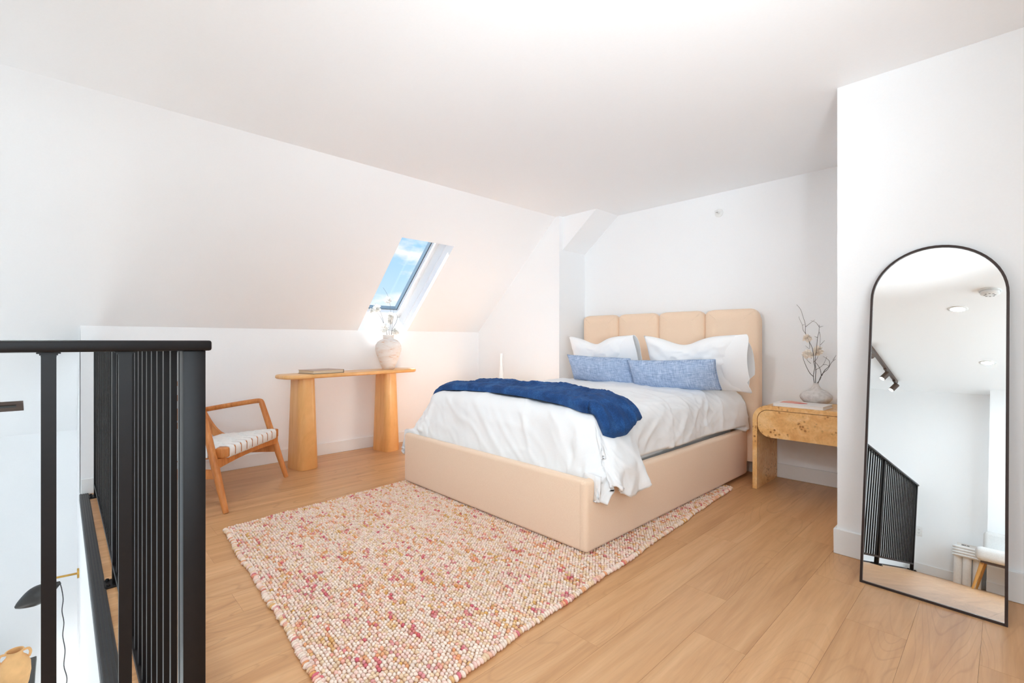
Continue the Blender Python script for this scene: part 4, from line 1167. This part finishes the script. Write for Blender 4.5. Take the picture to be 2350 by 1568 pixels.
for dz in (-0.02, 0.02):
    s_ = box('socket', -0.016, 0.016, 0.005, 0.008, dz - 0.014, dz + 0.014, 'white_plastic', t, 0.002, 1)
    for dx in (-0.006, 0.006): box('slot', dx - 0.0012, dx + 0.0012, 0.0078, 0.0084, dz - 0.002, dz + 0.007, 'print_black', s_)
    box('ground_slot', -0.002, 0.002, 0.0078, 0.0084, dz - 0.010, dz - 0.006, 'print_black', s_)
t = thing('sprinkler_head', 'small white sidewall sprinkler high on the wall above the headboard', 'sprinkler', (-1.704, YB, 2.159), (PI / 2, 0, 0))
lathe('escutcheon', [(0.0001, 0.010), (0.020, 0.010), (0.034, 0.006), (0.036, 0.0)], 'white_plastic', t, 28)
lathe('body', [(0.012, 0.010), (0.012, 0.030), (0.009, 0.034), (0.0001, 0.034)], 'white_plastic', t, 20)
tubes('frame_arms', [([(-0.011, 0, 0.03), (-0.011, 0, 0.048), (0, 0, 0.054)], 0.0022), ([(0.011, 0, 0.03), (0.011, 0, 0.048), (0, 0, 0.054)], 0.0022)], 'white_plastic', t)
box('deflector', -0.014, 0.014, -0.002, 0.012, 0.052, 0.055, 'white_plastic', t)
lathe('bulb', [(0.0025, 0.034), (0.003, 0.042), (0.0025, 0.05)], 'dark_rubber', t, 8)

# ------------------------------------------------------------------ seen in the mirror: ribbed side table, book, boucle chair
t = thing('side_table', 'white side table with ribbed rounded top on tubular legs by the rear wall', 'side table', (-0.535, -2.765, 0))
for i in range(4):
    z0_ = 0.300 + i * 0.030; rings = []
    for z, ins in ((0.0, 0.011), (0.004, 0.004), (0.011, 0.0), (0.019, 0.0), (0.026, 0.004), (0.030, 0.011)):
        rings.append(ring_rr(-0.142 + ins, 0.142 - ins, -0.145 + ins, 0.145 - ins, 0.07, z0_ + z, 8))
    loft('top_rib', rings, 'white_ceramic', t, True, True, ang=60)
for lx, ly in ((-0.085, 0.075), (-0.010, 0.09), (-0.085, -0.08), (0.065, -0.08), (0.07, 0.06)):
    lathe('leg', [(0.0001, 0.0), (0.036, 0.0), (0.038, 0.004), (0.038, 0.301), (0.0001, 0.301)], 'white_ceramic', t, 24, (lx, ly, 0))
bk = book('coffee_table_book', 'white book with black spine lettering on the ribbed side table', (-0.525, -2.77, 0.420), PI / 2, 0.19, 0.225, 0.034, 'cover_white', 'page_white')
for i in range(9):
    if i == 5: continue
    box('spine_lettering', 0.0945, 0.0955, 0.07 - i * 0.0075 - 0.005, 0.07 - i * 0.0075, 0.012, 0.022, 'print_black', bk)
t = thing('accent_chair', 'white boucle accent chair on slanted oak legs behind the camera', 'chair', (-0.115, -2.29, 0))
def cushion_box(name, x0, x1, y0, y1, z0, z1, r, mat, par, lean=0.0):
    bm = bmesh.new(); add_box(bm, x0, x1, y0, y1, z0, z1)
    bmesh.ops.bevel(bm, geom=bm.edges[:], offset=r, segments=6, profile=0.5, affect='EDGES')
    if lean:
        for v in bm.verts: v.co.y -= (v.co.z - z0) * lean
    o_ = from_bm(name, bm, mat, par); auto_smooth(o_, 60); return o_
cushion_box('seat', -0.325, 0.325, -0.19, 0.24, 0.298, 0.445, 0.055, 'boucle', t)
cushion_box('backrest', -0.29, 0.29, -0.27, -0.14, 0.30, 0.64, 0.045, 'boucle_grey', t, 0.12)
box('base_frame', -0.28, 0.28, -0.20, 0.21, 0.283, 0.300, 'brown_metal', t)
for sx in (-1, 1):
    for sy, ty in ((1, 0.17), (-1, -0.17)):
        tube('leg', [(sx * 0.335, sy * 0.20, 0.0), (sx * 0.27, ty, 0.286)], [0.0105, 0.0175], 'leg_oak', t, 14)

# ------------------------------------------------------------------ lower living room, through the railing
o = prism('wall_slot_vent', [slope_pt(-0.80, -0.002), slope_pt(-0.915, -0.002), slope_pt(-0.915, 0.02), slope_pt(-0.80, 0.02)], 'y', -0.95, -0.203, 'brown_metal')
tag(o, 'dark rectangular slot vent in the sloping ceiling below the handrail', 'vent')
o = prism('slot_blade', [slope_pt(-0.842, -0.006), slope_pt(-0.866, -0.006), slope_pt(-0.866, 0.0), slope_pt(-0.842, 0.0)], 'y', -0.95, -0.24, 'print_black', o)
lamp = thing('wall_lamp', 'black pod shade wall lamp on a thin brass arm in the room below', 'lamp', (-4.72, YE, -0.645))
def lp(x_, y_, z_): return Vector((x_ + 4.72, y_ - YE, z_ + 0.645))
tube('wall_plate', [lp(-4.72, YE, -0.645), lp(-4.72, YE - 0.012, -0.645)], 0.035, 'brass', lamp, 24)
tube('arm', [lp(-4.72, YE - 0.01, -0.645), lp(-4.705, 0.02, -0.636), lp(-4.70, -0.045, -0.630)], 0.0075, 'brass', lamp, 12)
tube('knuckle', [lp(-4.70, -0.045, -0.622), lp(-4.70, -0.045, -0.672)], 0.012, 'black_metal', lamp, 12)
a0 = lp(-4.70, -0.004, -0.672); a1 = lp(-4.70, -0.230, -0.768); n_ = 16
pp = [a0.lerp(a1, q / n_) for q in range(n_ + 1)]
rr = [0.010, 0.018, 0.027, 0.036, 0.045, 0.053, 0.059, 0.063, 0.0645, 0.064, 0.061, 0.056, 0.049, 0.041, 0.032, 0.022, 0.008]
tube('shade', pp, rr, 'black_metal', lamp, 28)
cp = [lp(-4.70, -0.006, -0.678), lp(-4.70, 0.002, -0.72), lp(-4.70, 0.010, -0.80), lp(-4.70, 0.004, -0.88), lp(-4.70, 0.014, -0.97), lp(-4.70, 0.008, -1.06), lp(-4.70, 0.020, -1.17), lp(-4.70, 0.014, -1.28), lp(-4.70, 0.030, -1.38), lp(-4.70, 0.022, -1.50), lp(-4.70, 0.04, -1.8), lp(-4.70, 0.05, -2.40)]
tube('cord', spline(cp, 5), 0.0032, 'dark_rubber', lamp, 6)

sh = thing('media_console', 'low black console against the wall of the room below', 'console', (-4.93, -0.75, ZL))
box('top', -0.36, 0.36, -0.62, 0.61, 1.25, 1.28, 'black_metal', sh, 0.004, 1)
for dx in (-0.31, 0.31):
    for dy in (-0.56, 0.55): box('leg', dx - 0.02, dx + 0.02, dy - 0.02, dy + 0.02, 0.0, 1.25, 'black_metal', sh)
am = thing('amphora', 'peach clay amphora with small handles in the room below', 'vase', (-4.78, -0.235, ZL + 1.28))
lathe('body', [(0.0001, 0.0), (0.045, 0.0), (0.05, 0.01), (0.072, 0.09), (0.082, 0.16), (0.080, 0.22), (0.066, 0.262), (0.045, 0.285), (0.040, 0.30), (0.046, 0.318), (0.048, 0.324), (0.041, 0.324), (0.036, 0.30), (0.05, 0.26), (0.0001, 0.10)], 'amphora_clay', am, 40)
for sgn in (-1, 1):
    tube('handle', spline([(0, sgn * 0.042, 0.312), (0, sgn * 0.068, 0.312), (0, sgn * 0.078, 0.285), (0, sgn * 0.070, 0.255)], 5), 0.008, 'amphora_clay', am, 10)

# ------------------------------------------------------------------ added fill lamp, unseen beside the camera, brightens the ceiling
fl_ = thing('fill_lamp', 'added slim black lamp beside the camera, unseen, bounces fill light off the ceiling', 'lamp', (0.38, 0.35, 0))
lathe('base', [(0.0001, 0.0), (0.125, 0.0), (0.13, 0.004), (0.13, 0.016), (0.122, 0.022), (0.012, 0.024), (0.0001, 0.024)], 'black_metal', fl_, 40)
tube('pole', [(0, 0, 0.02), (0, 0, 0.90)], 0.009, 'black_metal', fl_, 14)
ud = (Vector((-1.55, 1.95, ZC)) - Vector((0.38, 0.35, 0.96))).normalized(); uc = Vector((0, 0, 0.96))
tube('knuckle', [(0, 0, 0.89), (0, 0, 0.93)], 0.014, 'brass', fl_, 14)
sh_ = loft('head', tube_rings([uc - ud * 0.06, uc - ud * 0.05, uc + ud * 0.0, uc + ud * 0.07], [0.012, 0.03, 0.048, 0.06], 28), 'black_metal', fl_, True, False)
mm = sh_.modifiers.new('thick', 'SOLIDIFY'); mm.thickness = 0.003
tube('bulb', [uc - ud * 0.03, uc + ud * 0.02], 0.022, 'spot_lens', fl_, 16)
ld = bpy.data.lights.new('ceiling_fill_beam', 'SPOT'); ld.energy = FILL_UPLIGHT; ld.spot_size = math.radians(84); ld.spot_blend = 1.0
ld.shadow_soft_size = 0.10; ld.color = (0.86, 0.94, 1.0)
lo_ = bpy.data.objects.new('ceiling_fill_beam', ld); C.objects.link(lo_); lo_.parent = fl_
lo_.location = uc + ud * 0.085; lo_.rotation_euler = ud.to_track_quat('-Z', 'Y').to_euler()
